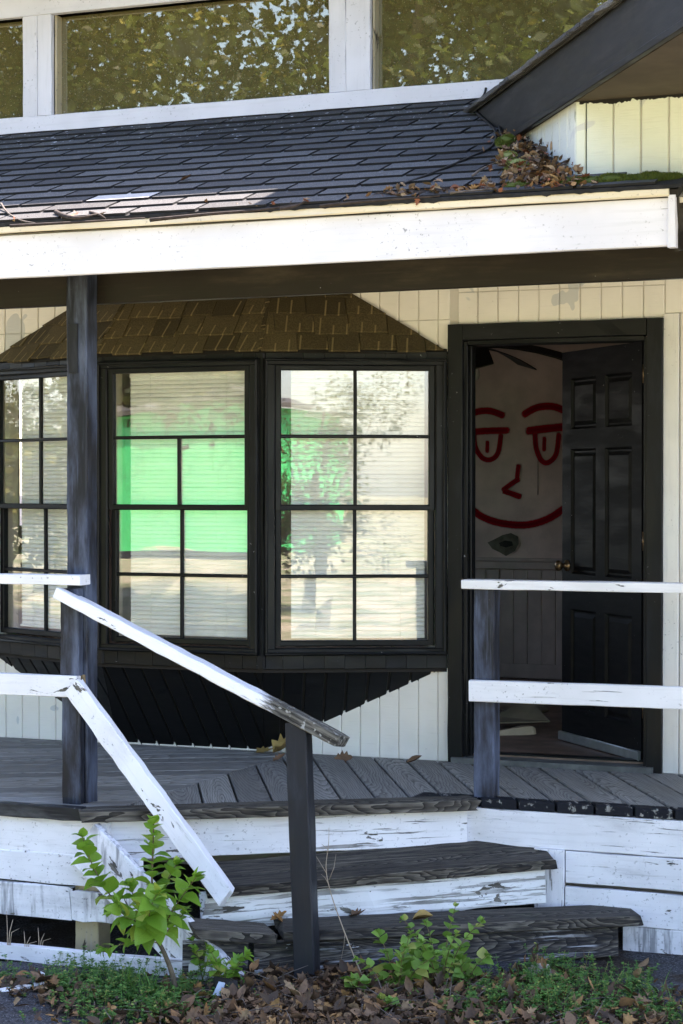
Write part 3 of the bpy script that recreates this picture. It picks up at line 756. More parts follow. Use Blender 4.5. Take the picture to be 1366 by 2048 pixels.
# right field: boards run square to the stair edge; left field: boards run along it
deck_boards(-61.8, [[(-.255, -.005), (xr, -.005), (xr, EY), (-.255, EY)], [(-.255, -.005), (1.6, -.005), (1.05, -1.06), (-.255, -1.92)]])
deck_boards(28.2, [[(-4.0, -.005), (-.262, -.005), (-.262, -1.925), (-.36, -1.99), (-4.0, -1.99)]])
plank('rim_board', (.93, -1.046, -.122), (xr, -1.046, -.122), .155, .03, W_SKIRT, deck, (0, 0, 1), seg=20, jit=.002)
plank('skirt_board', (1.462, -1.050, -.272), (xr, -1.050, -.272), .135, .028, W_SKIRT, deck, (0, 0, 1), seg=18, jit=.002)
plank('skirt_board', (1.462, -1.056, -.427), (xr, -1.056, -.432), .145, .028, W_SKIRT, deck, (0, 0, 1), seg=18, jit=.002)
plank('skirt_board', (1.712, -1.052, -.562), (xr, -1.052, -.566), .12, .028, W_GRIME, deck, (0, 0, 1), seg=14, jit=.002)
plank('skirt_post', (1.39, -1.058, -.60), (1.39, -1.058, -.200), .132, .03, W_SKIRT, deck, (1, 0, 0), seg=8, jit=.002, e0=.008)
# left front
plank('edge_board', (-4, -1.985, -.018), (-.36, -1.985, -.018), .055, .045, m_black('peeling black edge paint', .7, worn=(.12, .12, .12), fleck=1.), deck, (0, 0, 1), seg=40, jit=.003)
plank('rim_board', (-4, -1.968, -.122), (-.25, -1.968, -.122), .15, .03, W_SKIRT, deck, (0, 0, 1), seg=20, jit=.002)
plank('skirt_board', (-4, -1.972, -.262), (-.12, -1.972, -.255), .128, .03, W_SKIRT, deck, (0, 0, 1), seg=20, jit=.003, e1=.03)
plank('skirt_board', (-4, -1.976, -.402), (-.418, -1.976, -.398), .138, .03, W_GRIME, deck, (0, 0, 1), seg=22, jit=.004, e1=.02)
plank('skirt_board', (-.405, -1.977, -.405), (-.15, -1.977, -.400), .125, .03, W_GRIME, deck, (0, 0, 1), seg=6, jit=.004, e0=.02)
plank('pier', (-.365, -1.90, GZ-.02), (-.365, -1.90, -.06), .11, .11, TAN, deck, (1, 0, 0), seg=6)
for x in (-2.2, .9, 2.4): plank('pier', (x, -.95, GZ-.02), (x, -.95, -.05), .11, .11, TAN, deck, (1, 0, 0), seg=3)
for y in (-.25, -.95): box('joist', (-4, y-.02, -.16), (3.2, y+.02, -.043), DARK, deck)
box('joist', (-4, -1.90, -.16), (-.45, -1.86, -.043), DARK, deck)

# ------------------------------------------------------------------ steps
steps = thing('porch_steps', (.6, -1.6, GZ), 'rotting wooden porch steps with dark sagging treads and peeling white risers', 'steps')
def SP(s, o, z): return SA+SD*s+SN*o+V((0, 0, z))
plank('nosing', SP(-.02, .008, -.018), SP(1.68, .008, -.022), .15, .045, TREAD_T, steps, SN, seg=30, jit=.0010, e0=.02, e1=.02)
plank('riser', SP(.04, -.005, -.132), SP(1.655, -.005, -.122), .165, .03, W_SKIRT, steps, (0, 0, 1), seg=18, jit=.002)
# first tread sags to the left
a, b = SP(.50, .150, -.285), SP(1.965, .145, -.222)
plank('tread', a, b, .30, .045, TREAD, steps, SN+V((0, 0, -.17)), seg=30, jit=.0010, e0=.03, e1=.012)
plank('riser', SP(.47, .255, -.392), SP(1.93, .245, -.335), .16, .03, W_PEEL, steps, (0, 0, 1), seg=24, jit=.003, e0=.03)
plank('tread', SP(.775, .415, -.447), SP(2.262, .415, -.446), .25, .042, TREAD, steps, SN, seg=30, jit=.0010, e0=.02, e1=.012)
plank('tread', SP(.40, .44, -.418), SP(.715, .415, -.458), .22, .042, TREAD_T, steps, SN, seg=8, jit=.002, e0=.02, e1=.01)
plank('riser', SP(.64, .505, -.535), SP(2.17, .495, -.53), .135, .03, TREAD_W, steps, (0, 0, 1), seg=24, jit=.0012, e1=.01)
plank('riser', SP(.36, .46, -.53), SP(.62, .49, -.535), .14, .03, TREAD_W, steps, (0, 0, 1), seg=6, jit=.004)
plank('stringer', (-.34, -2.012, -.13), (.40, -2.16, -.66), .20, .035, W_GRIME, steps, (.5, 0, .866), seg=14, jit=.003, e1=.02)

# ------------------------------------------------------------------ post, rails
post = thing('porch_post', (-.478, -1.79, 0), 'tall black porch post with worn blue grey paint holding up the roof beam', 'post')
plank('post_shaft', (-.478, -1.785, -.03), (-.478, -1.785, 2.44), .098, .098, B_POST, post, (1, 0, 0), seg=30, jit=.0015, bev=.006)
plank('sister_board', (-.483, -1.858, 0), (-.483, -1.858, .452), .088, .04, B_POST, post, (1, 0, 0), seg=8, bev=.004)
plank('sister_board', (-.487, -1.860, .548), (-.487, -1.860, .918), .088, .044, B_POST, post, (1, 0, 0), seg=8, bev=.004)
plank('raw_block', (-.478, -1.842, .452), (-.478, -1.842, .55), .09, .016, RAW, post, (1, 0, 0), seg=2)
plank('cover_plate', (-.49, -1.838, 1.835), (-.49, -1.838, 2.045), .044, .008, B_NEWEL, post, (1, 0, 0), seg=2)
lr = thing('porch_railing', (-1.4, -1.86, 0), 'white porch railing ending at the tall black post beside the steps', 'railing', 'porch railings')
plank('top_rail', (-4, -1.878, .953), (-.412, -1.878, .956), .088, .042, W_RAIL, lr, (0, 1, 0), seg=24, jit=.0012)
plank('mid_rail', (-4, -1.885, .497), (-.44, -1.885, .503), .092, .036, W_RAIL, lr, (0, 0, 1), seg=24, jit=.0012)
plank('post_shaft', (-3.2, -1.82, 0), (-3.2, -1.82, .93), .09, .09, B_POST, lr, (1, 0, 0), seg=4)
rr = thing('porch_railing', (1.5, -1.0, 0), 'white porch railing on a short black post in front of the open doorway', 'railing', 'porch railings')
plank('post_shaft', (1.083, -.985, -.002), (1.083, -.985, .905), .092, .092, B_POST, rr, (1, 0, 0), seg=12, bev=.005)
plank('top_rail', (.985, -1.0, .925), (3.2, -1.0, .928), .092, .040, W_RAIL, rr, (0, 1, 0), seg=20, jit=.0012)
plank('mid_rail', (1.028, -1.052, .465), (3.2, -1.052, .475), .092, .038, W_RAIL, rr, (0, 0, 1), seg=20, jit=.0012)
plank('post_shaft', (2.9, -.985, -.002), (2.9, -.985, .905), .092, .092, B_POST, rr, (1, 0, 0), seg=4)
sr = thing('stair_railing', (.65, -2.0, GZ), 'broken white stair handrail sloping down to a leaning black newel post', 'handrail')
plank('newel_post', (.700, -2.085, GZ-.03), (.616, -1.985, .408), .086, .088, B_NEWEL, sr, (1, .1, 0), seg=14, jit=.0016, bev=.005)
t = T('rail paint worn bare at its lower end'); c = t.co(rand=False); x = t.sep(c, 0)
grain = t.noise(t.co((4, 60, 60)), 1, 6, .65); base = t.mix(t.mul(t.st(grain, .5, .75), .25), (.80, .80, .85), (.42, .42, .45))
bare = t.st(t.ma('ADD', x, t.mul(t.ma('SUBTRACT', t.noise(t.co((5, 30, 30)), 1, 6, .65), .5), .55)), 1.03, 1.12)
fl = t.st(t.noise(t.co((5, 18, 18)), 1, 8, .62), .69, .70)
wd = t.mix(t.st(grain, .38, .62), (.012, .011, .010), (.15, .14, .12)); wd = t.mix(t.mul(t.st(t.noise(c, 40, 3), .58, .66), .8), wd, (.36, .36, .34))
mk = t.mx(bare, fl); W_WORN = t.out(t.mix(mk, base, wd), .6, t.bump(t.ma('SUBTRACT', grain, mk), .003, .9), .3)
plank('top_rail', (-.522, -1.895, .898), (.812, -2.005, .345), .094, .048, W_WORN, sr, (0, 1, -.1), seg=26, jit=.0018, bev=.004, e1=.006)
plank('lower_rail', (-.445, -1.915, .505), (.318, -2.03, -.300), .088, .040, W_RAIL, sr, (1, 0, 1), seg=22, jit=.0025, e0=.01, e1=.03)

# ------------------------------------------------------------------ porch roof
RE, RC = V((0, -2.252, 2.422)), V((0, CY-.015, 3.105))
rv = (RC-RE); RL = rv.length; rv.normalize(); RN = V((1, 0, 0)).cross(rv)
def roofp(x, d, h=0.): return V((x, 0, 0))+RE+rv*d+RN*h
RNC = RN.dot(RE)
def atr(px, py, h=0.): return atp(px, py, RN, RNC+h)
proof = thing('porch_roof', (0, -1.4, 2.4), 'dark asphalt shingle porch roof with a white fascia over the steps', 'porch roof')
XL, XR = -3.2, 2.2
vs = [roofp(XL, 0, -.012), roofp(XR, 0, -.012), roofp(XR, RL, -.012), roofp(XL, RL, -.012)]; vs += [v_-RN*.03 for v_ in vs]
obj('roof_sheathing', vs, [(0, 1, 2, 3), (7, 6, 5, 4), (0, 4, 5, 1), (1, 5, 6, 2), (2, 6, 7, 3), (3, 7, 4, 0)], DARK, proof)
vs = [roofp(XL, .03, -.05), roofp(XR+.8, .03, -.05), roofp(XR+.8, RL, -.05), roofp(XL, RL, -.05)]; vs += [v_-RN*.02 for v_ in vs]
obj('ceiling_board', vs, [(0, 1, 2, 3), (7, 6, 5, 4), (0, 4, 5, 1), (1, 5, 6, 2), (2, 6, 7, 3), (3, 7, 4, 0)], CEIL, proof)
box('ceiling_board', (XL, CY-.1, 3.03), (XR+.8, .03, 3.05), CEIL, proof)
TAR = m_plain('tar butt edge', (.012, .012, .013), .9)
NC = 15; ex = RL/NC; tw = .305
tabs = []
for v_ in range(5):
    pts = [(.004, 0), (tw-.004, 0), (tw-.002, ex+.035), (.002, ex+.035)]
    n_ = 6; lowr = [(.008+(tw-.016)*i/n_, rnd.uniform(-.003, .003)) for i in range(n_+1)]
    poly = lowr+[(tw-.008, ex-.01), (tw-.001, ex), (tw-.001, ex+.03), (.001, ex+.03), (.001, ex), (.008, ex-.01)]; n = len(poly)
    vs = [(x_, y_, 0) for x_, y_ in poly]+[(x_, y_, .009) for x_, y_ in poly]
    fs = [tuple(range(n-1, -1, -1)), tuple(n+i for i in range(n))]+[(i, (i+1) % n, n+(i+1) % n, n+i) for i in range(n)]
    m_ = mesh('shingle', vs, fs, SH); m_.materials.append(TAR)
    for q_ in m_.polygons:
        if q_.index > 1: q_.material_index = 1
    tabs.append(m_)
PALE = m_plain('paler shingle tab', (.46, .44, .42), .85, .2, 60)  # a lone tab far paler than its neighbours
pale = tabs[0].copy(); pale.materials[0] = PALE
eC = V((1.773, -2.063, 0)); eD = V((.536, -.844, 0)); eL = V((-.844, -.536, 0))     # wing eave: corner, direction, outward to the left
for r_ in range(NC):
    x = -2.45+((r_*.1525+rnd.uniform(-.012, .012)) % tw)
    while x < 2.05:
        p = roofp(x, r_*ex)
        if (V((p.x+.05, p.y, 0))-eC).dot(eL) > -.12:
            tilt = -.075
            M_ = frame(roofp(x+rnd.uniform(-.002, .002), r_*ex+rnd.uniform(-.003, .003), .009+rnd.uniform(0, .002)), (1, rnd.uniform(-.004, .004), 0), rv) @ Matrix.Rotation(tilt, 4, 'X')
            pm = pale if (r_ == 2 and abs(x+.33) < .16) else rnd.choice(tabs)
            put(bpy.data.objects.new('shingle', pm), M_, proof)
        x += tw
# ragged starter strip hanging over the eave
vs, fs = [], []; n = 260
for i in range(n+1):
    x = XL+(XR+.02-XL)*i/n; dpt = .003+.008*abs(noise.noise((x*9, 0, 2)))+.014*max(0, noise.noise((x*30, 4, 0)))
    vs += [roofp(x, .10, .008), roofp(x, -.006, .008), roofp(x, -.010-.004*noise.noise((x*14, 1, 1)), -dpt), roofp(x, .006, -dpt)]
for i in range(n):
    for k in range(3): fs.append((i*4+k, i*4+k+1, i*4+4+k+1, i*4+4+k))
obj('eave_strip', vs, fs, m_plain('tar edge', (.02, .02, .022), .9, .5, 40, bumpd=.003), proof)
FY = -2.215
plank('fascia', (XL, FY, 2.283), (2.165, FY, 2.300), .175, .03, W_CLEAN, proof, (0, 0, 1), seg=30, jit=.001)
plank('drip_strip', (XL, FY-.030, 2.395), (2.17, FY-.030, 2.402), .026, .022, CREAM, proof, (0, 0, 1), seg=30, jit=.002)
plank('fascia_cap', (2.178, FY-.012, 2.205), (2.178, FY-.012, 2.392), .028, .04, W_CLEAN, proof, (1, 0, 0), seg=4)
plank('fascia_return', (2.187, FY+.005, 2.29), (2.187, -1.2, 2.45), .19, .02, BROWN, proof, (0, 0, 1), seg=4)
plank('beam', (XL, -1.718, 2.228), (3.4, -1.718, 2.262), .215, .04, BROWN, proof, (0, 0, 1), seg=30, jit=.0012)
plank('rafter_soffit', (XL, -1.68, 2.345), (3.4, -1.68, 2.37), .1, .12, DARK, proof, (0, 0, 1), seg=2)

# ------------------------------------------------------------------ side wing on the right with its dark eave
wing = thing('side_wing', (2.0, -1.9, 2.5), 'side wing of greenish white boards under a black overhanging eave on the porch roof', 'wing')
ZS = 2.785
def EP(s, z, o=0.): return eC+eD*s+eL*o+V((0, 0, z))
plank('eave_fascia', EP(-1.62, ZS+.108, .02), EP(2.0, ZS+.108, .02), .216, .035, B_WING, wing, (0, 0, 1), seg=30, jit=.001)
plank('eave_trim', EP(-1.5, ZS+.005, .028), EP(2.0, ZS+.005, .028), .028, .024, B_WING, wing, (0, 0, 1), seg=20, jit=.001)
# soffit
so_ = [EP(-1.0, ZS, .0), EP(2.0, ZS, .0), EP(2.0, ZS, -2.5), EP(-1.0, ZS, -2.5)]
obj('soffit', so_+[v_+V((0, 0, .02)) for v_ in so_], [(3, 2, 1, 0), (4, 5, 6, 7), (0, 1, 5, 4), (1, 2, 6, 5), (2, 3, 7, 6), (3, 0, 4, 7)], SOFF, wing)
rs = [EP(-1.62, ZS+.232, .05), EP(2.0, ZS+.232, .05), EP(2.0, ZS+1.5, -2.6), EP(-1.62, ZS+1.5, -2.6)]
obj('wing_roof', rs+[v_-V((0, 0, .025)) for v_ in rs], [(0, 1, 2, 3), (7, 6, 5, 4), (0, 4, 5, 1), (1, 5, 6, 2), (2, 6, 7, 3), (3, 7, 4, 0)], m_plain('mossy roof edge', (.035, .034, .028), .9, .4, 25, bumpd=.004), wing)
s = -1.6
while s < 1.6:
    L_ = rnd.uniform(.12, .26)
    plank('shingle_edge', EP(s, ZS+.222+rnd.uniform(-.002, .004), .045), EP(s+L_-.004, ZS+.222+rnd.uniform(-.002, .004), .045), .05, .02, SH, wing, eL, seg=3, jit=.003); s += L_
# wall faces: front boards and the left return
x = 1.773; k = 0
while x < 3.0:
    wd = .042 if k == 0 else .104
    plank('siding_board', (x+wd/2, -2.05, 2.43), (x+wd/2, -2.05, ZS-.002), wd-.006, .028, SIDW, wing, (1, 0, 0), seg=2, jit=.0004); x += wd; k += 1
box('wing_wall', (1.83, -2.055, 2.3), (3.2, -1.95, ZS), SIDB, wing)
s = 0.
while s > -1.0:
    wd = .102; c_ = EP(s-wd/2, 0, -.012)
    plank('siding_board', V((c_.x, c_.y, 2.44)), V((c_.x, c_.y, ZS-.001)), wd-.005, .024, SIDA, wing, eD, seg=2, jit=.0004); s -= wd
c0_, c1_ = EP(-1.2, 2.3, -.05), EP(-.05, 2.3, -.05)
obj('wing_wall', [c0_, c1_, c1_+V((0, 0, .49)), c0_+V((0, 0, .49))], [(0, 1, 2, 3)], DARK, wing)
# uneven brushed line of dark paint along the top of the front boards
vs, fs = [], []; n = 150
for i in range(n+1):
    x = 1.79+1.0*i/n; h = .006+.014*abs(noise.noise((x*7, 0, 7)))+.008*noise.noise((x*60, 2, 0))+rnd.uniform(0, .008)
    vs += [(x, -2.0665, ZS-.001), (x, -2.0665, ZS-max(.004, h))]
fs = [(2*i, 2*i+1, 2*i+3, 2*i+2) for i in range(n)]
obj('paint_line', vs, fs, B_WING, wing)

# ------------------------------------------------------------------ leaves, moss and cable on the roof
def leafpts(L, W, kind_='oval'):
    if kind_ == 'oval': o = [(0, 0), (.12, .24), (.32, .44), (.55, .42), (.78, .24), (.92, .09), (1, 0)]
    elif kind_ == 'oak': o = [(0, .02), (.12, .10), (.2, .32), (.3, .2), (.42, .48), (.52, .24), (.68, .42), (.74, .18), (.9, .14), (1, 0)]
    else: o = [(0, .02), (.08, .2), (.02, .5), (.25, .38), (.36, .62), (.45, .3), (.62, .42), (.64, .18), (1, 0)]
    return [(a*L, b*W) for a, b in o]
def leaf_geo(L, W, kind_, curl, fold):
    pts = leafpts(L, W, kind_); vs, fs = [], []
    for a, b in pts:
        z = curl*(a/L)**2*L
        vs += [(a, b, z+fold*b), (a, 0, z), (a, -b, z+fold*b)]
    for i in range(len(pts)-1):
        for k in range(2): fs.append((i*3+k, i*3+k+1, i*3+3+k+1, i*3+3+k))
    return vs, fs
def scatter(name, items, mat):            # items: (matrix, (L, W, kind, curl, fold))
    vs, fs = [], []
    for M_, g in items:
        v_, f_ = leaf_geo(*g); b = len(vs); vs += [M_ @ V(p) for p in v_]; fs += [tuple(b+i for i in q) for q in f_]
    return obj(name, vs, fs, mat, smooth=True)
def randM(p, tilt=.5):
    return Matrix.Translation(p) @ Matrix.Rotation(rnd.uniform(0, 6.28), 4, 'Z') @ Matrix.Rotation(rnd.gauss(0, tilt), 4, 'X') @ Matrix.Rotation(rnd.gauss(0, tilt), 4, 'Y')
DRY = m_litter('dry leaves', [(.115, .060, .030), (.075, .043, .025), (.16, .088, .045), (.058, .036, .022), (.23, .12, .05), (.095, .058, .036), (.14, .082, .045), (.33, .18, .065), (.08, .046, .027), (.18, .108, .062), (.27, .175, .095), (.052, .032, .021)])
DRYR = m_litter('roof leaves', [(.22, .12, .055), (.14, .08, .045), (.28, .17, .09), (.10, .065, .04), (.20, .07, .035), (.34, .23, .13), (.075, .05, .035)])
items = []
def roofleaf(px, py, spread, n, Lr=(.014, .042), hh=.016):
    for _ in range(n):
        p = atr(px+rnd.gauss(0, spread[0]), py+rnd.gauss(0, spread[1]), .016+rnd.random()*hh*(2 if px > 1030 and py < 350 else 1))
        if p.y < -2.27: continue
        L_ = rnd.uniform(*Lr); items.append((randM(p, .55), (L_, L_*.75, rnd.choice(['oak', 'oval', 'maple']), rnd.uniform(-.5, .5), rnd.uniform(-.3, .8))))
for a in [(1035, 295, (24, 22), 190), (1072, 318, (24, 15), 200), (1105, 345, (26, 12), 190), (1040, 335, (24, 16), 120), (1060, 355, (25, 8), 40), (1010, 285, (10, 12), 20), (1075, 365, (40, 6), 70), (800, 386, (30, 5), 45), (730, 400, (20, 4), 22), (870, 378, (40, 5), 35), (590, 412, (25, 4), 14), (960, 374, (40, 5), 40), (1150, 366, (25, 4), 40)]: roofleaf(*a)
for a in [(150, 440, (80, 4), 60), (420, 428, (100, 4), 60), (300, 434, (80, 4), 45), (640, 412, (90, 4), 70)]: roofleaf(*a, Lr=(.015, .04), hh=.008)
kind(tag(scatter('roof_leaf_litter', items, DRYR), 'heap of rusty dead leaves caught against the wing and along the porch roof edge', 'dead leaves'), 'stuff')
# soil-like debris below the leaves
SOIL = m_plain('leaf mould', (.040, .026, .016), .95, .5, 40, bumpd=.01)
def mound(name, pts, hmax, mat, lab, cat, n=14):
    """flat heap over a polygon of roof points"""
    c = sum(pts, V((0, 0, 0)))/len(pts); vs, fs = [c+RN*hmax], []
    ring = smoothpts(pts+[pts[0]], n)[:-1]; m_ = len(ring); K = 4
    for k in range(1, K+1):
        f_ = k/K
        for i, p in enumerate(ring):
            q = c.lerp(p, f_); vs.append(q+RN*(hmax*(1-f_**2.2)+.014*noise.noise(q*25)*(1 if k < K else .0)))
    for i in range(m_): fs.append((0, 1+i, 1+(i+1) % m_))
    for k in range(K-1):
        for i in range(m_):
            a = 1+k*m_+i; b = 1+k*m_+(i+1) % m_; fs.append((a, a+m_, b+m_, b))
    return tag(obj(name, vs, fs, mat, smooth=True), lab, cat)
kind(mound('leaf_mould', [atr(a, b, .004) for a, b in [(985, 265), (1030, 262), (1085, 300), (1150, 345), (1145, 372), (1060, 378), (1000, 372), (1010, 330), (990, 300)]], .032, SOIL, 'dark leaf mould banked in the corner where porch roof meets wing', 'leaf mould'), 'stuff')
kind(mound('leaf_mould', [atr(a, b, .004) for a, b in [(690, 402), (790, 384), (860, 381), (960, 376), (960, 384), (860, 391), (780, 396)]], .012, SOIL, 'thin strip of dark leaf mould along the porch roof edge', 'leaf mould'), 'stuff')
MOSS = m_leaf('green moss', (.045, .075, .010), (.13, .16, .022), None, .15, .8, True)
MOSSP = m_leaf('pale moss', (.16, .19, .05), (.28, .30, .10), None, .15, .8, True)
def moss(px, py, rx, ry, h, mat, lab, up=0.):
    c = atr(px, py, up); vs, fs = [], []
    n = int(2600*(rx*ry)/(.05*.04)); n = max(500, min(n, 3200))
    for _ in range(n):
        a = rnd.random()*6.283; q = math.sqrt(rnd.random()); ux, uy = rx*q*math.cos(a), ry*q*math.sin(a)
        hh = h*math.sqrt(max(0, 1-q*q))*(.75+.5*noise.noise((ux*30, uy*30, px)))
        p = V((ux, 0, 0))+rv*uy+RN*hh; d_ = (RN+V((rnd.gauss(0, .5), rnd.gauss(0, .5), rnd.gauss(0, .2)))).normalized()*rnd.uniform(.006, .013)
        s_ = V((rnd.gauss(0, 1), rnd.gauss(0, 1), 0)).normalized()*.0022; b = len(vs); vs += [p-s_, p+s_, p+d_]; fs.append((b, b+1, b+2))
    # solid heart
    b = len(vs); K, Mm = 4, 14
    vs.append(RN*h*.92)
    for k in range(1, K+1):
        for i in range(Mm):
            a = 6.283*i/Mm; q = k/K; vs.append(V((rx*q*math.cos(a), 0, 0))+rv*(ry*q*math.sin(a))+RN*(h*.92*math.sqrt(max(0, 1-q*q))-(.004 if k == K else 0)))
    for i in range(Mm): fs.append((b, b+1+i, b+1+(i+1) % Mm))
    for k in range(K-1):
        for i in range(Mm): a0 = b+1+k*Mm+i; a1 = b+1+k*Mm+(i+1) % Mm; fs.append((a0, a0+Mm, a1+Mm, a1))
    return tag(obj('moss_clump', vs, fs, mat, None, Matrix.Translation(c)), lab, 'moss', 'moss on the porch roof')
moss(1038, 347, .058, .05, .062, MOSSP, 'pale yellow green round moss cushion on the porch roof shingles')
moss(1012, 287, .042, .05, .032, MOSS, 'dark green moss clump in the roof corner under the black eave', .03)
moss(1035, 378, .06, .035, .03, MOSS, 'small flat moss clump at the porch roof edge below the pale cushion')
moss(1016, 318, .04, .032, .028, MOSSP, 'pale moss tuft between the leaves below the black eave', .025)
moss(1140, 371, .11, .05, .03, MOSS, 'bright green moss strip at the foot of the wing corner')
moss(1215, 367, .13, .05, .032, MOSS, 'green moss strip along the roof edge under the wing boards')
moss(1300, 362, .13, .05, .028, MOSS, 'dull moss strip along the roof edge near the fascia end')
CBL = m_plain('black cable', (.012, .012, .013), .45)
pts = [aty(972, 176, CY-.03), aty(968, 190, CY-.05), atr(955, 205, .02), atr(952, 222, .03), atr(975, 245, .02), atr(992, 265, .02), atr(985, 292, .02), atr(960, 306, .018), atr(905, 330, .018), atr(850, 352, .018), atr(800, 370, .018), atr(790, 376, .016)]
tag(tube('roof_cable', smoothpts(pts, 5), .006, CBL), 'black cable trailing from the clerestory sill across the porch roof shingles', 'cable')
pts = [aty(1005, 178, CY-.10), aty(985, 182, CY-.10), aty(968, 192, CY-.06), atr(960, 212, .03), atr(995, 225, .03), atr(1000, 260, .03), atr(1022, 318, .03)]
tag(tube('roof_cable', smoothpts(pts, 5), .005, CBL), 'short black cable looping under the eave beside the wing', 'cable')
TW = m_plain('grey twig', (.16, .13, .11), .85, .5, 40, bumpd=.002); TWD = m_plain('dark twig', (.05, .035, .028), .9, .5, 40, bumpd=.002)
def twig(pix, r, mat, lab):
    pts = [atr(a, b, h) for a, b, h in pix]; n = len(pts)
    tag(tube('twig', smoothpts(pts, 3), [r*(1-.6*i/((n-1)*3)) for i in range((n-1)*3+1)], mat), lab, 'twig', 'twigs on the porch roof')
twig([(945, 352, .02), (960, 340, .03), (985, 328, .03), (1020, 312, .04)], .006, TW, 'pale grey twig lying towards the moss on the roof')
twig([(112, 424, .02), (130, 432, .025), (160, 436, .03), (195, 428, .03)], .011, TWD, 'thick dark forked stick on the roof edge near the pale shingle')
twig([(2, 407, .03), (15, 425, .02), (40, 440, .015), (70, 446, .015)], .005, TW, 'thin curved twig on the roof edge')
twig([(300, 440, .012), (420, 428, .014), (520, 420, .016), (600, 408, .02)], .008, TWD, 'long dark stick lying along the roof edge')
twig([(560, 418, .02), (590, 412, .02), (612, 402, .03)], .007, TWD, 'short dark stick among red leaves on the roof edge')
twig([(900, 386, .02), (960, 380, .02), (1000, 377, .02)], .006, TW, 'pale twig among leaves at the roof edge')

twig([(20, 452, .012), (110, 447, .014), (215, 441, .016), (290, 436, .012)], .007, TWD, 'long thin dark stick along the eave below the forked stick')
twig([(640, 412, .014), (720, 404, .018), (800, 398, .016), (880, 392, .012)], .007, TWD, 'dark stick along the eave between leaf piles')
twig([(180, 424, .02), (200, 430, .03), (212, 438, .02)], .006, TWD, 'short stub of the forked stick on the roof edge')
# single fallen leaves one can point at
YEL = m_plain('yellow dry leaf', (.42, .28, .09), .7, .4, 20); ORG = m_plain('orange dry leaf', (.40, .20, .06), .7, .4, 20); BRN = m_plain('brown dry leaf', (.20, .11, .06), .7, .4, 20)
def oneleaf(p, L, mat, lab, kind_='maple', rz=0., rx=.2, curl=.5, fold=.6):
    vs, fs = leaf_geo(L, L*.8, kind_, curl, fold); vs2 = [V(v_) for v_ in vs]+[V(v_)-V((0, 0, .0012)) for v_ in vs]; n = len(vs)
    fs2 = fs+[tuple(n+i for i in reversed(q)) for q in fs]
    tag(obj('fallen_leaf', vs2, fs2, mat, None, Matrix.Translation(V(p)) @ Matrix.Rotation(rz, 4, 'Z') @ Matrix.Rotation(rx, 4, 'X'), True), lab, 'leaf', 'single fallen leaves')
oneleaf(atz(512, 1503, .006), .10, YEL, 'flat yellow leaf on the deck beside a crumpled one', rz=.4, curl=.2, fold=.2)
oneleaf(atz(545, 1505, .01), .14, YEL, 'crumpled yellow leaf on the deck behind the newel post', rz=.6, curl=.9, fold=.9)
oneleaf(atz(668, 1516, .006), .10, BRN, 'brown leaf standing on edge against the white wall below the handrail end', 'oak', .2, 1.2, .3, .3)
oneleaf(atz(545, 1522, .004), .07, BRN, 'small dark leaf on the deck in front of the yellow leaves', 'oak', 1.0, .2)
oneleaf(atz(812, 1525, .006), .08, BRN, 'brown leaf at the foot of the white wall beside the door casing', 'oval', .2, .3)
oneleaf(atz(825, 1838, -.422), .085, YEL, 'curled yellow leaf on the lowest tread', 'oval', .3, .2, .2, .9)
oneleaf(atz(540, 1840, -.425), .07, ORG, 'orange leaf on the lowest tread beside the newel post', 'oak', .8, .3)
oneleaf(atz(565, 1843, -.425), .06, ORG, 'small orange leaf touching the newel post', 'oak', 2.8, .3)
oneleaf(atz(700, 1832, -.425), .07, BRN, 'rusty leaf on the lowest tread right of the newel post', 'maple', .1, .2)
oneleaf(roofp(-.0, .5, .02), .05, BRN, 'tan leaf alone on the middle of the porch roof', 'oval', .2, .2)

# ------------------------------------------------------------------ litter and plants in front of the steps
items = []
def gl(px, py, sx, sy, n, Lr=(.010, .075), hh=.04):
    for _ in range(int(n*1.6)):
        p = atz(px+rnd.gauss(0, sx), py+rnd.gauss(0, sy), GZ+.012+rnd.random()*hh)
        if p.y > -1.35+.3*(p.x < 1.4)*-1.6: continue
        L_ = Lr[0]+(Lr[1]-Lr[0])*rnd.random()**1.9; items.append((randM(p, .5), (L_, L_*rnd.uniform(.5, .8), rnd.choice(['oak', 'oval', 'maple', 'oval']), rnd.uniform(-.7, .7), rnd.uniform(-.4, .9))))
gl(600, 1990, 130, 35, 900); gl(760, 1975, 150, 40, 900); gl(540, 2040, 150, 22, 600); gl(950, 1985, 140, 40, 600); gl(860, 2050, 260, 20, 600); gl(1180, 2020, 140, 28, 260); gl(60, 1975, 60, 14, 140); gl(280, 2020, 110, 18, 120); gl(1330, 2000, 60, 20, 40)
kind(tag(scatter('leaf_litter', items, DRY), 'thick bed of brown dead leaves on the ground before the steps', 'dead leaves'), 'stuff')
vs, fs = [], []
for _ in range(170):
    p = atz(rnd.gauss(720, 260), rnd.gauss(2010, 32), GZ+rnd.uniform(.015, .06))
    if p.y > -2.05: continue
    a_ = rnd.random()*6.28; L_ = rnd.uniform(.05, .2); d_ = V((math.cos(a_), math.sin(a_), rnd.uniform(-.1, .35)))*L_
    v_, f_ = tube_data([p, p+d_*.5+V((0, 0, rnd.uniform(-.01, .015))), p+d_], [.0022, .0018, .001], 4); b_ = len(vs); vs += v_; fs += [tuple(b_+i_ for i_ in q_) for q_ in f_]
kind(tag(obj('twig_litter', vs, fs, TW), 'thin grey twigs strewn over the bed of dead leaves', 'twigs'), 'stuff')
LEAF = m_leaf('sapling leaf', (.15, .31, .03), (.30, .48, .06), (.38, .46, .07), .45, .4)
LEAFL = m_leaf('light weed leaf', (.16, .33, .04), (.26, .44, .06), (.40, .42, .10), .4, .45)
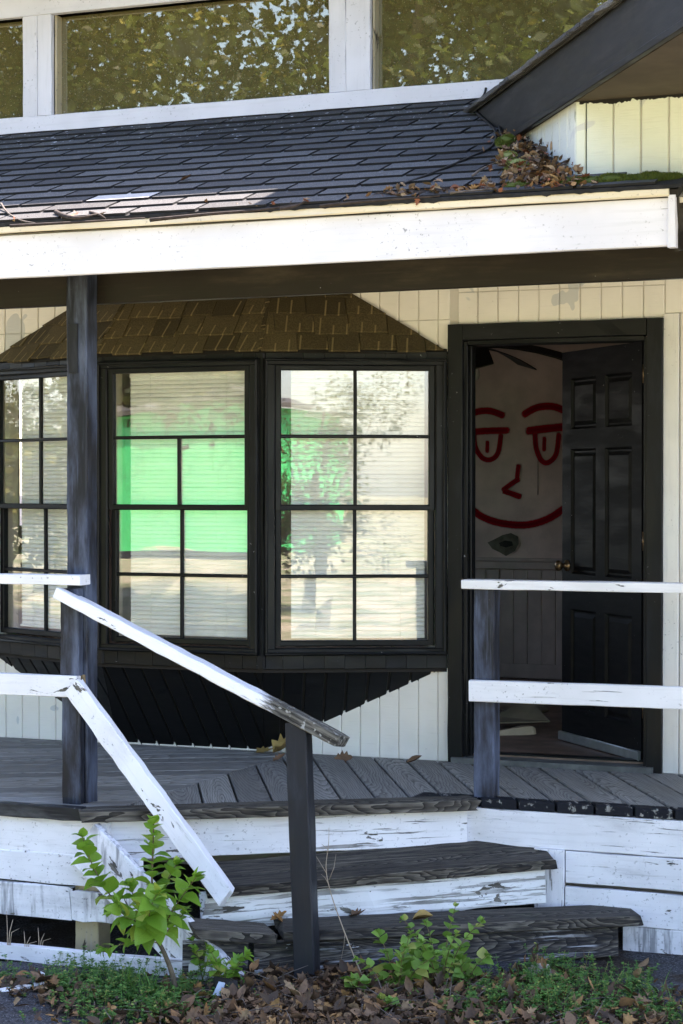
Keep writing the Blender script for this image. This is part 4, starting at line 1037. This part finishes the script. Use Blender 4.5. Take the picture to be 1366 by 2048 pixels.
LEAFD = m_leaf('broad weed leaf', (.13, .26, .04), (.26, .42, .08), (.36, .38, .10), .35, .5)
BARK = m_plain('sapling bark', (.13, .10, .065), .8, .4, 40, bumpd=.002); GST = m_plain('reddish stem', (.16, .12, .05), .6, .3, 30)
def leafmesh(mat, L, W, curl, fold):
    vs, fs = leaf_geo(L, W, 'oval', curl, fold); return mesh('leaf', vs, fs, mat, True)
SAPL = [leafmesh(LEAF, 1, .95, c_, f_) for c_, f_ in ((-.25, .35), (-.45, .25), (-.1, .45), (-.6, .3))]
WEDL = [leafmesh(LEAFL, 1, .9, c_, f_) for c_, f_ in ((-.2, .3), (-.4, .2), (0, .4))]
BRDL = [leafmesh(LEAFD, 1, 1.1, c_, f_) for c_, f_ in ((-.2, .3), (-.4, .2), (.1, .4))]
def addleaf(par, ms, p, d_, L, up=V((0, 0, 1))):
    d_ = d_.normalized(); s_ = d_.cross(up)
    if s_.length < .05: s_ = V((1, 0, 0))
    M_ = frame(p, d_, up.cross(d_)) @ Matrix.Rotation(rnd.gauss(0, .35), 4, 'X') @ Matrix.Diagonal((L, L, L, 1))
    put(bpy.data.objects.new('leaf', rnd.choice(ms)), M_, par)
def shoot(par, pts, r0, r1, ms, Lr, step, start=.15, stem=GST, droop=-.25):
    pts = smoothpts(pts, 5); n = len(pts); tube('stem', pts, [r0+(r1-r0)*i/(n-1) for i in range(n)], stem, par)
    ln = [0]
    for i in range(1, n): ln.append(ln[-1]+(pts[i]-pts[i-1]).length)
    d = ln[-1]*start; k = rnd.randint(0, 1)
    while d < ln[-1]:
        i = max(j for j in range(n) if ln[j] <= d); i = min(i, n-2); f_ = (d-ln[i])/max(1e-6, ln[i+1]-ln[i]); p = pts[i].lerp(pts[i+1], f_)
        tg = (pts[i+1]-pts[i]).normalized(); a = tg.cross(V((.2, 1, .1))).normalized(); b = tg.cross(a)
        fr = d/ln[-1]; L = Lr[0]+(Lr[1]-Lr[0])*(1-abs(fr-.45)*1.3); L *= rnd.uniform(.85, 1.25)*(.9 if ms is SAPL else 1.)
        ph = k*math.pi/2+rnd.uniform(-.3, .3)
        for q in (0, math.pi):
            dr = (a*math.cos(ph+q)+b*math.sin(ph+q))+tg*(.35+.6*fr)+V((0, 0, droop*(1-fr)))
            addleaf(par, ms, p, dr, L)
        d += step*rnd.uniform(.85, 1.15)*(1-.3*fr)*(.8 if ms is SAPL else 1); k += 1
    for q in range(4):
        ph = q*math.pi/2; addleaf(par, ms, pts[-1], tg*1.3+(a*math.cos(ph)+b*math.sin(ph))*.8, Lr[0]*.9)
sy = -2.43
sapb = atz(352, 1992, GZ)
sy = sapb.y
sap = thing('sapling', sapb, 'bright green leafy sapling with upright shoots growing beside the broken steps', 'sapling')
A_ = lambda a, b, dy=0.: aty(a, b, sy+dy)
tr = smoothpts([A_(352, 1992), A_(345, 1950), A_(328, 1905), A_(313, 1878)], 4); tube('trunk', tr, [.012-.004*i/(len(tr)-1) for i in range(len(tr))], BARK, sap)
shoot(sap, [A_(313, 1880), A_(308, 1830), A_(304, 1760), A_(306, 1700), A_(307, 1648)], .006, .002, SAPL, (.05, .085), .042, .12)
shoot(sap, [A_(315, 1882, .01), A_(270, 1850), A_(220, 1790, .05), A_(185, 1730, .05), A_(165, 1675, .05)], .005, .0018, SAPL, (.05, .095), .045, .18)
shoot(sap, [A_(314, 1880, .0), A_(340, 1830, -.05), A_(370, 1785, -.05), A_(392, 1755, -.05)], .004, .0015, SAPL, (.05, .08), .040, .3)
shoot(sap, [A_(314, 1880, -.02), A_(285, 1850, -.1), A_(255, 1835, -.15), A_(232, 1815, -.15)], .004, .0015, SAPL, (.055, .09), .040, .2)
shoot(sap, [A_(314, 1880, -.02), A_(300, 1850, -.12), A_(300, 1820, -.2), A_(312, 1790, -.22)], .004, .0015, SAPL, (.06, .10), .04, .2)
shoot(sap, [A_(315, 1885, 0), A_(345, 1850, .08), A_(365, 1830, .1)], .004, .0015, SAPL, (.05, .08), .04, .3)
shoot(sap, [A_(316, 1886, 0), A_(280, 1880, -.05), A_(240, 1890, -.08), A_(205, 1900, -.08)], .003, .0013, SAPL, (.035, .06), .04, .3)
shoot(sap, [A_(312, 1878, 0), A_(320, 1800, .05), A_(340, 1750, .08), A_(352, 1730, .1)], .004, .0015, SAPL, (.045, .075), .042, .3)
shoot(sap, [A_(314, 1880, .0), A_(295, 1840, .1), A_(270, 1800, .12), A_(262, 1775, .12)], .004, .0015, SAPL, (.05, .085), .04, .3)

def weed(px, py, lab, h, ms, Lr, n, spread, grp='weeds before the steps', step=.035):
    b = atz(px, py, GZ); o = thing('weed', b, lab, 'weed', grp)
    for k in range(n):
        a = 6.283*k/n+rnd.uniform(-.5, .5); hh = h*rnd.uniform(.6, 1.1); q = spread*rnd.uniform(.4, 1)
        t_ = b+V((math.cos(a)*q, math.sin(a)*q*.7, hh)); shoot(o, [b, b.lerp(t_, .5)+V((0, 0, hh*.15)), t_], .0025, .001, ms, Lr, step, .25)
weed(450, 1985, 'yellow green leafy weed between the sapling and the newel post', .16, WEDL, (.03, .05), 7, .13)
weed(405, 1960, 'small yellow green weed at the foot of the white stringer', .14, WEDL, (.025, .04), 4, .08)
weed(712, 2000, 'dark green seedling in the leaves right of the newel post', .08, BRDL, (.04, .06), 3, .05)
weed(795, 1995, 'broad leaved weed with tall stems in front of the lowest riser', .24, BRDL, (.025, .052), 8, .17, step=.042)
weed(880, 1985, 'loose climbing weed leaning on the black riser', .30, BRDL, (.022, .042), 6, .2, step=.045)
weed(930, 1975, 'leafy weed in the dead leaves beside the pale stone', .14, BRDL, (.03, .05), 5, .11)
weed(790, 2035, 'low weed in the dead leaves at the edge of the leaf bed', .06, BRDL, (.03, .045), 4, .07)
# clover like ground cover: too many leaflets to count
COVER = m_leaf('clover leaflets', (.05, .15, .035), (.15, .30, .06), (.34, .36, .09), .3, .55, True)
def cover(lab, blobs):
    vs, fs = [], []
    for (px, py, sx, sy_, n, h) in blobs:
        for _ in range(int(n*.62)):
            p = atz(px+rnd.gauss(0, sx), py+rnd.gauss(0, sy_), GZ)
            if p.y > -1.5 and p.x > .9: continue
            hh = 1.25*h*rnd.uniform(.15, 1.)*(.6+.8*abs(noise.noise((p.x*5, p.y*5, 0)))); lean = V((rnd.gauss(0, .35), rnd.gauss(0, .35), 1)).normalized()
            tip = p+lean*hh; b = len(vs); s_ = V((.0008, 0, 0)); vs += [p-s_, p+s_, tip+s_, tip-s_]; fs.append((b, b+1, b+2, b+3))
            for lv in range(rnd.randint(3, 6)):
                c_ = p.lerp(tip, rnd.uniform(.35, 1)); a0 = rnd.random()*6.28
                for k in range(3):
                    a = a0+k*2.1; d_ = V((math.cos(a), math.sin(a), rnd.uniform(.0, .5))).normalized(); L = rnd.uniform(.008, .017); sd = V((-math.sin(a), math.cos(a), rnd.uniform(-.3, .3)))*L*.42
                    b = len(vs); vs += [c_, c_+d_*L*.6+sd, c_+d_*L, c_+d_*L*.6-sd]; fs.append((b, b+1, b+2, b+3))
    kind(tag(obj('ground_cover', vs, fs, COVER), lab, 'weeds'), 'stuff')
cover('low clover like weeds around the sapling base', [(190, 1975, 60, 22, 420, .09), (290, 2000, 70, 22, 500, .09), (380, 2010, 60, 22, 380, .08), (250, 2040, 60, 10, 220, .07), (120, 1985, 30, 14, 100, .07), (10, 1960, 14, 14, 60, .06)])
cover('feathery low weeds before the lowest step and the asphalt', [(1130, 1985, 70, 32, 650, .13), (1020, 2015, 80, 22, 600, .10), (1200, 2030, 70, 18, 420, .09), (1110, 1930, 30, 14, 130, .14), (930, 2035, 60, 12, 240, .07), (1280, 1985, 20, 16, 90, .10), (1330, 2035, 30, 10, 120, .07)])
# grass tufts
GRS = m_leaf('grass blade', (.07, .19, .03), (.16, .32, .06), None, .35, .5, True)
def tuft(px, py, n, h, lab):
    b0 = atz(px, py, GZ); vs, fs = [], []
    for _ in range(n):
        p = V((rnd.gauss(0, .02), rnd.gauss(0, .02), 0)); a = rnd.random()*6.28; d_ = V((math.cos(a), math.sin(a), 0)); s_ = V((-d_.y, d_.x, 0))*.0035; L = h*rnd.uniform(.6, 1.1); lean = rnd.uniform(.2, .8); b = len(vs)
        for i in range(5):
            f_ = i/4; c_ = p+V((0, 0, L*f_*(1-.3*lean*f_)))+d_*L*lean*f_*f_; vs += [c_-s_*(1-f_*.95), c_+s_*(1-f_*.95)]
        for i in range(4): fs.append((b+i*2, b+i*2+1, b+i*2+3, b+i*2+2))
    tag(obj('grass_tuft', vs, fs, GRS, None, Matrix.Translation(b0)), lab, 'grass', 'grass tufts')
tuft(250, 1985, 14, .16, 'grass tuft in the clover left of the sapling stem'); tuft(298, 1998, 10, .20, 'tall grass blades just left of the sapling stem'); tuft(1325, 2010, 9, .14, 'grass tuft on the asphalt beside the feathery weeds'); tuft(600, 2010, 5, .1, 'thin grass blades in the dead leaves at the newel foot')
# dry stalks
DS = m_plain('dry stalk', (.42, .33, .24), .8, .3, 30)
b = atz(735, 1976, GZ); Z_ = lambda a, c_, dy=0: aty(a, c_, b.y+dy)
st = thing('dry_weed_stalk', b, 'tall thin dry weed stalk leaning past the newel post', 'dry stalk')
tube('stem', smoothpts([b, Z_(705, 1905), Z_(680, 1840), Z_(660, 1780), Z_(652, 1735), Z_(657, 1690), Z_(658, 1655)], 4), [.0035-.0028*i/24 for i in range(25)], DS, st, 5)
for pts in ([(652, 1745), (640, 1725), (632, 1712)], [(658, 1760), (668, 1735), (672, 1708)], [(690, 1865), (688, 1890), (682, 1920)], [(657, 1700), (648, 1692), (643, 1688)], [(658, 1770), (650, 1755), (642, 1748)]): tube('twiglet', [Z_(*p_) for p_ in pts], [.0015, .001, .0006], DS, st, 4)
for px, py, hh, lab in ((15, 1905, .17, 'pale branching dry stalk at the left end of the fallen board'), (78, 1905, .1, 'short dry stalk by the fallen white board'), (50, 1908, .09, 'thin upright dry stalk by the fallen white board')):
    b = atz(px, py, GZ+.03); o = thing('dry_weed_stalk', b, lab, 'dry stalk')
    for k in range(3): tube('stem', [b-V((0, 0, .05)), b+V((.01*k, 0, hh*.5)), b+V((.03*k-.01, .01, hh*(1-.2*k)))], [.003, .002, .001], DS, o, 5)
# fallen boards, scraps
p0, p1 = atz(-10, 1905, GZ+.02), atz(412, 1950, GZ+.02)
tag(plank('fallen_board', p0+V((-1.2, 0, .012)), V((p1.x, p1.y+.02, p0.z+.012)), .062, .045, W_SKIRT, None, (0, 0, 1), seg=16, jit=.003, e1=.02), 'long white board lying on the ground below the open crawl space', 'board')
tag(plank('fallen_board', atz(0, 1982, GZ+.012), atz(88, 1968, GZ+.02), .05, .012, W_RAIL, None, (0, 1, 0), seg=6, jit=.003), 'short white splintered board on the ground beside the clover', 'board')
tag(plank('wood_splinter', atz(76, 1965, GZ+.012), atz(86, 1945, GZ+.05), .02, .008, W_RAIL, None, (1, 0, 0), seg=3, jit=.002), 'white wood splinter propped on the short fallen board', 'splinter')
c_ = atz(440, 1990, GZ+.02); vs = [c_+V(p_) for p_ in ((-.09, -.03, .0), (.02, -.05, .0), (.08, .0, .01), (.05, .05, .05), (-.04, .04, .06), (-.02, 0, .04))]; vs += [v_-V((0, 0, .004)) for v_ in vs]
tag(obj('plastic_scrap', vs, [(0, 1, 5), (1, 2, 5), (2, 3, 5), (3, 4, 5), (4, 0, 5), (6, 11, 7), (7, 11, 8), (8, 11, 9), (9, 11, 10), (10, 11, 6), (0, 6, 7, 1), (1, 7, 8, 2), (2, 8, 9, 3), (3, 9, 10, 4), (4, 10, 6, 0)], BLK), 'crumpled black plastic scrap in the dead leaves left of the newel post', 'plastic')
tag(plank('paper_scrap', c_+V((.012, -.055, .012)), c_+V((.018, -.02, .055)), .03, .002, m_plain('pale plastic', (.45, .52, .62), .4), None, (1, 0, 0), seg=2), 'small pale blue strip lying on the black plastic scrap', 'scrap')
bm = bmesh.new(); bmesh.ops.create_icosphere(bm, subdivisions=2, radius=.05)
for v_ in bm.verts: v_.co = V((v_.co.x*1.1, v_.co.y*.8, v_.co.z*.75))*(1+.35*noise.noise(v_.co*30))
m_ = bpy.data.meshes.new('stone'); bm.to_mesh(m_); bm.free(); m_.materials.append(m_plain('pale stone', (.42, .36, .31), .85, .3, 20, bumpd=.003))
tag(put(bpy.data.objects.new('stone', m_), Matrix.Translation(atz(1082, 1945, GZ+.02))), 'pale stone in the dead leaves below the black riser', 'stone')

# ------------------------------------------------------------------ what stands across the lawn (seen in the glass)
GRN = m_plain('bright green sheet metal', (.07, .66, .20), .5, .1, 2); RUF = m_plain('shed roof', (.13, .12, .10), .7)
def shed(x, y, rz, lab):
    o = thing('green_shed', (x, y, GZ), lab, 'shed', 'green sheds across the lawn'); Rm = Matrix.Translation((x, y, GZ)) @ Matrix.Rotation(rz, 4, 'Z')
    w_, d_, h_ = 7.0, 5.0, 4.4
    for k in range(14):
        x0 = -w_+k; vs = [(x0+.02, 0, 0), (x0+.98, 0, 0), (x0+.98, 0, h_), (x0+.02, 0, h_)]; vs += [(a, .08, c_) for a, b_, c_ in vs]
        obj('wall_panel', vs, [(0, 1, 2, 3), (7, 6, 5, 4), (0, 4, 5, 1), (1, 5, 6, 2), (2, 6, 7, 3), (3, 7, 4, 0)], GRN, o, Rm)
    vs = [(-w_, .08, 0), (w_, .08, 0), (w_, d_, 0), (-w_, d_, 0)]; vs += [(a, b_, h_-.02) for a, b_, c_ in vs]
    obj('shed_body', vs, [(0, 1, 5, 4), (1, 2, 6, 5), (2, 3, 7, 6), (3, 0, 4, 7)], GRN, o, Rm)
    vs = [(-w_-.3, -.4, h_+.0), (w_+.3, -.4, h_-.0), (w_+.3, d_+.3, h_+.7), (-w_-.3, d_+.3, h_+.7)]; vs += [(a, b_, c_+.12) for a, b_, c_ in vs]
    obj('roof', vs, [(3, 2, 1, 0), (4, 5, 6, 7), (0, 1, 5, 4), (1, 2, 6, 5), (2, 3, 7, 6), (3, 0, 4, 7)], RUF, o, Rm)
    vs = [(2.5, -.03, 0), (4.2, -.03, 0), (4.2, -.03, 2.6), (2.5, -.03, 2.6)]; vs += [(a, b_-.03, c_) for a, b_, c_ in vs]
    obj('shed_door', vs, [(0, 1, 2, 3), (7, 6, 5, 4), (0, 4, 5, 1), (1, 5, 6, 2), (2, 6, 7, 3), (3, 7, 4, 0)], RUF, o, Rm)
shed(-25.5, -47, R(180+27), 'bright green metal shed standing under the trees across the lawn')
shed(22.3, -46, R(180-26), 'bright green metal shed standing in the open across the lawn')
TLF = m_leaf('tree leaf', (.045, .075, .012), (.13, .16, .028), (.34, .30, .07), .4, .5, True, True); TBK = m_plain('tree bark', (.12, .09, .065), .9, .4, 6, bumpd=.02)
def tree(x, y, h, rad, zc, n, lab, ls=.22, clumps=34):
    o = thing('tree', (x, y, GZ), lab, 'tree', 'trees across the lawn'); b = V((x, y, GZ)); rr_ = random.Random(int(x*7+y*13))
    tube('trunk', [b, b+V((.1, 0, h*.25)), b+V((-.1, .1, h*.5)), b+V((.1, 0, h*.8))], [h*.028, h*.022, h*.016, h*.004], TBK, o, 8)
    cs = []
    for k in range(clumps):
        a = rr_.random()*6.28; q = rad*math.sqrt(rr_.random())*.85; cs.append((V((math.cos(a)*q, math.sin(a)*q, zc+(rr_.random()-.5)*h*.62)), rad*rr_.uniform(.22, .42)*(34/clumps)**.4))
    for k in range(8):
        c_ = cs[k][0]; tube('limb', [b+V((0, 0, h*.25+.3*k*h*.06)), b+V((c_.x*.45, c_.y*.45, (h*.35+c_.z)*.5)), b+c_], [h*.010, h*.006, h*.002], TBK, o, 5)
    vs, fs = [], []
    for _ in range(n):
        c_, r_ = cs[rr_.randrange(len(cs))]; d_ = V((rr_.gauss(0, 1), rr_.gauss(0, 1), rr_.gauss(0, 1))).normalized()
        p = c_+d_*r_*(.45+.6*rr_.random()); ax = V((rr_.gauss(0, 1), rr_.gauss(0, 1), rr_.gauss(-.3, .6))).normalized(); s_ = ax.cross(V((rr_.gauss(0, 1), rr_.gauss(0, 1), rr_.gauss(0, 1)))).normalized(); L = ls*rr_.uniform(.6, 1.3); k = len(vs)
        vs += [p, p+ax*L*.5+s_*L*.3, p+ax*L, p+ax*L*.5-s_*L*.3]; fs.append((k, k+1, k+2, k+3))
    obj('crown', vs, fs, TLF, o, Matrix.Translation(b))
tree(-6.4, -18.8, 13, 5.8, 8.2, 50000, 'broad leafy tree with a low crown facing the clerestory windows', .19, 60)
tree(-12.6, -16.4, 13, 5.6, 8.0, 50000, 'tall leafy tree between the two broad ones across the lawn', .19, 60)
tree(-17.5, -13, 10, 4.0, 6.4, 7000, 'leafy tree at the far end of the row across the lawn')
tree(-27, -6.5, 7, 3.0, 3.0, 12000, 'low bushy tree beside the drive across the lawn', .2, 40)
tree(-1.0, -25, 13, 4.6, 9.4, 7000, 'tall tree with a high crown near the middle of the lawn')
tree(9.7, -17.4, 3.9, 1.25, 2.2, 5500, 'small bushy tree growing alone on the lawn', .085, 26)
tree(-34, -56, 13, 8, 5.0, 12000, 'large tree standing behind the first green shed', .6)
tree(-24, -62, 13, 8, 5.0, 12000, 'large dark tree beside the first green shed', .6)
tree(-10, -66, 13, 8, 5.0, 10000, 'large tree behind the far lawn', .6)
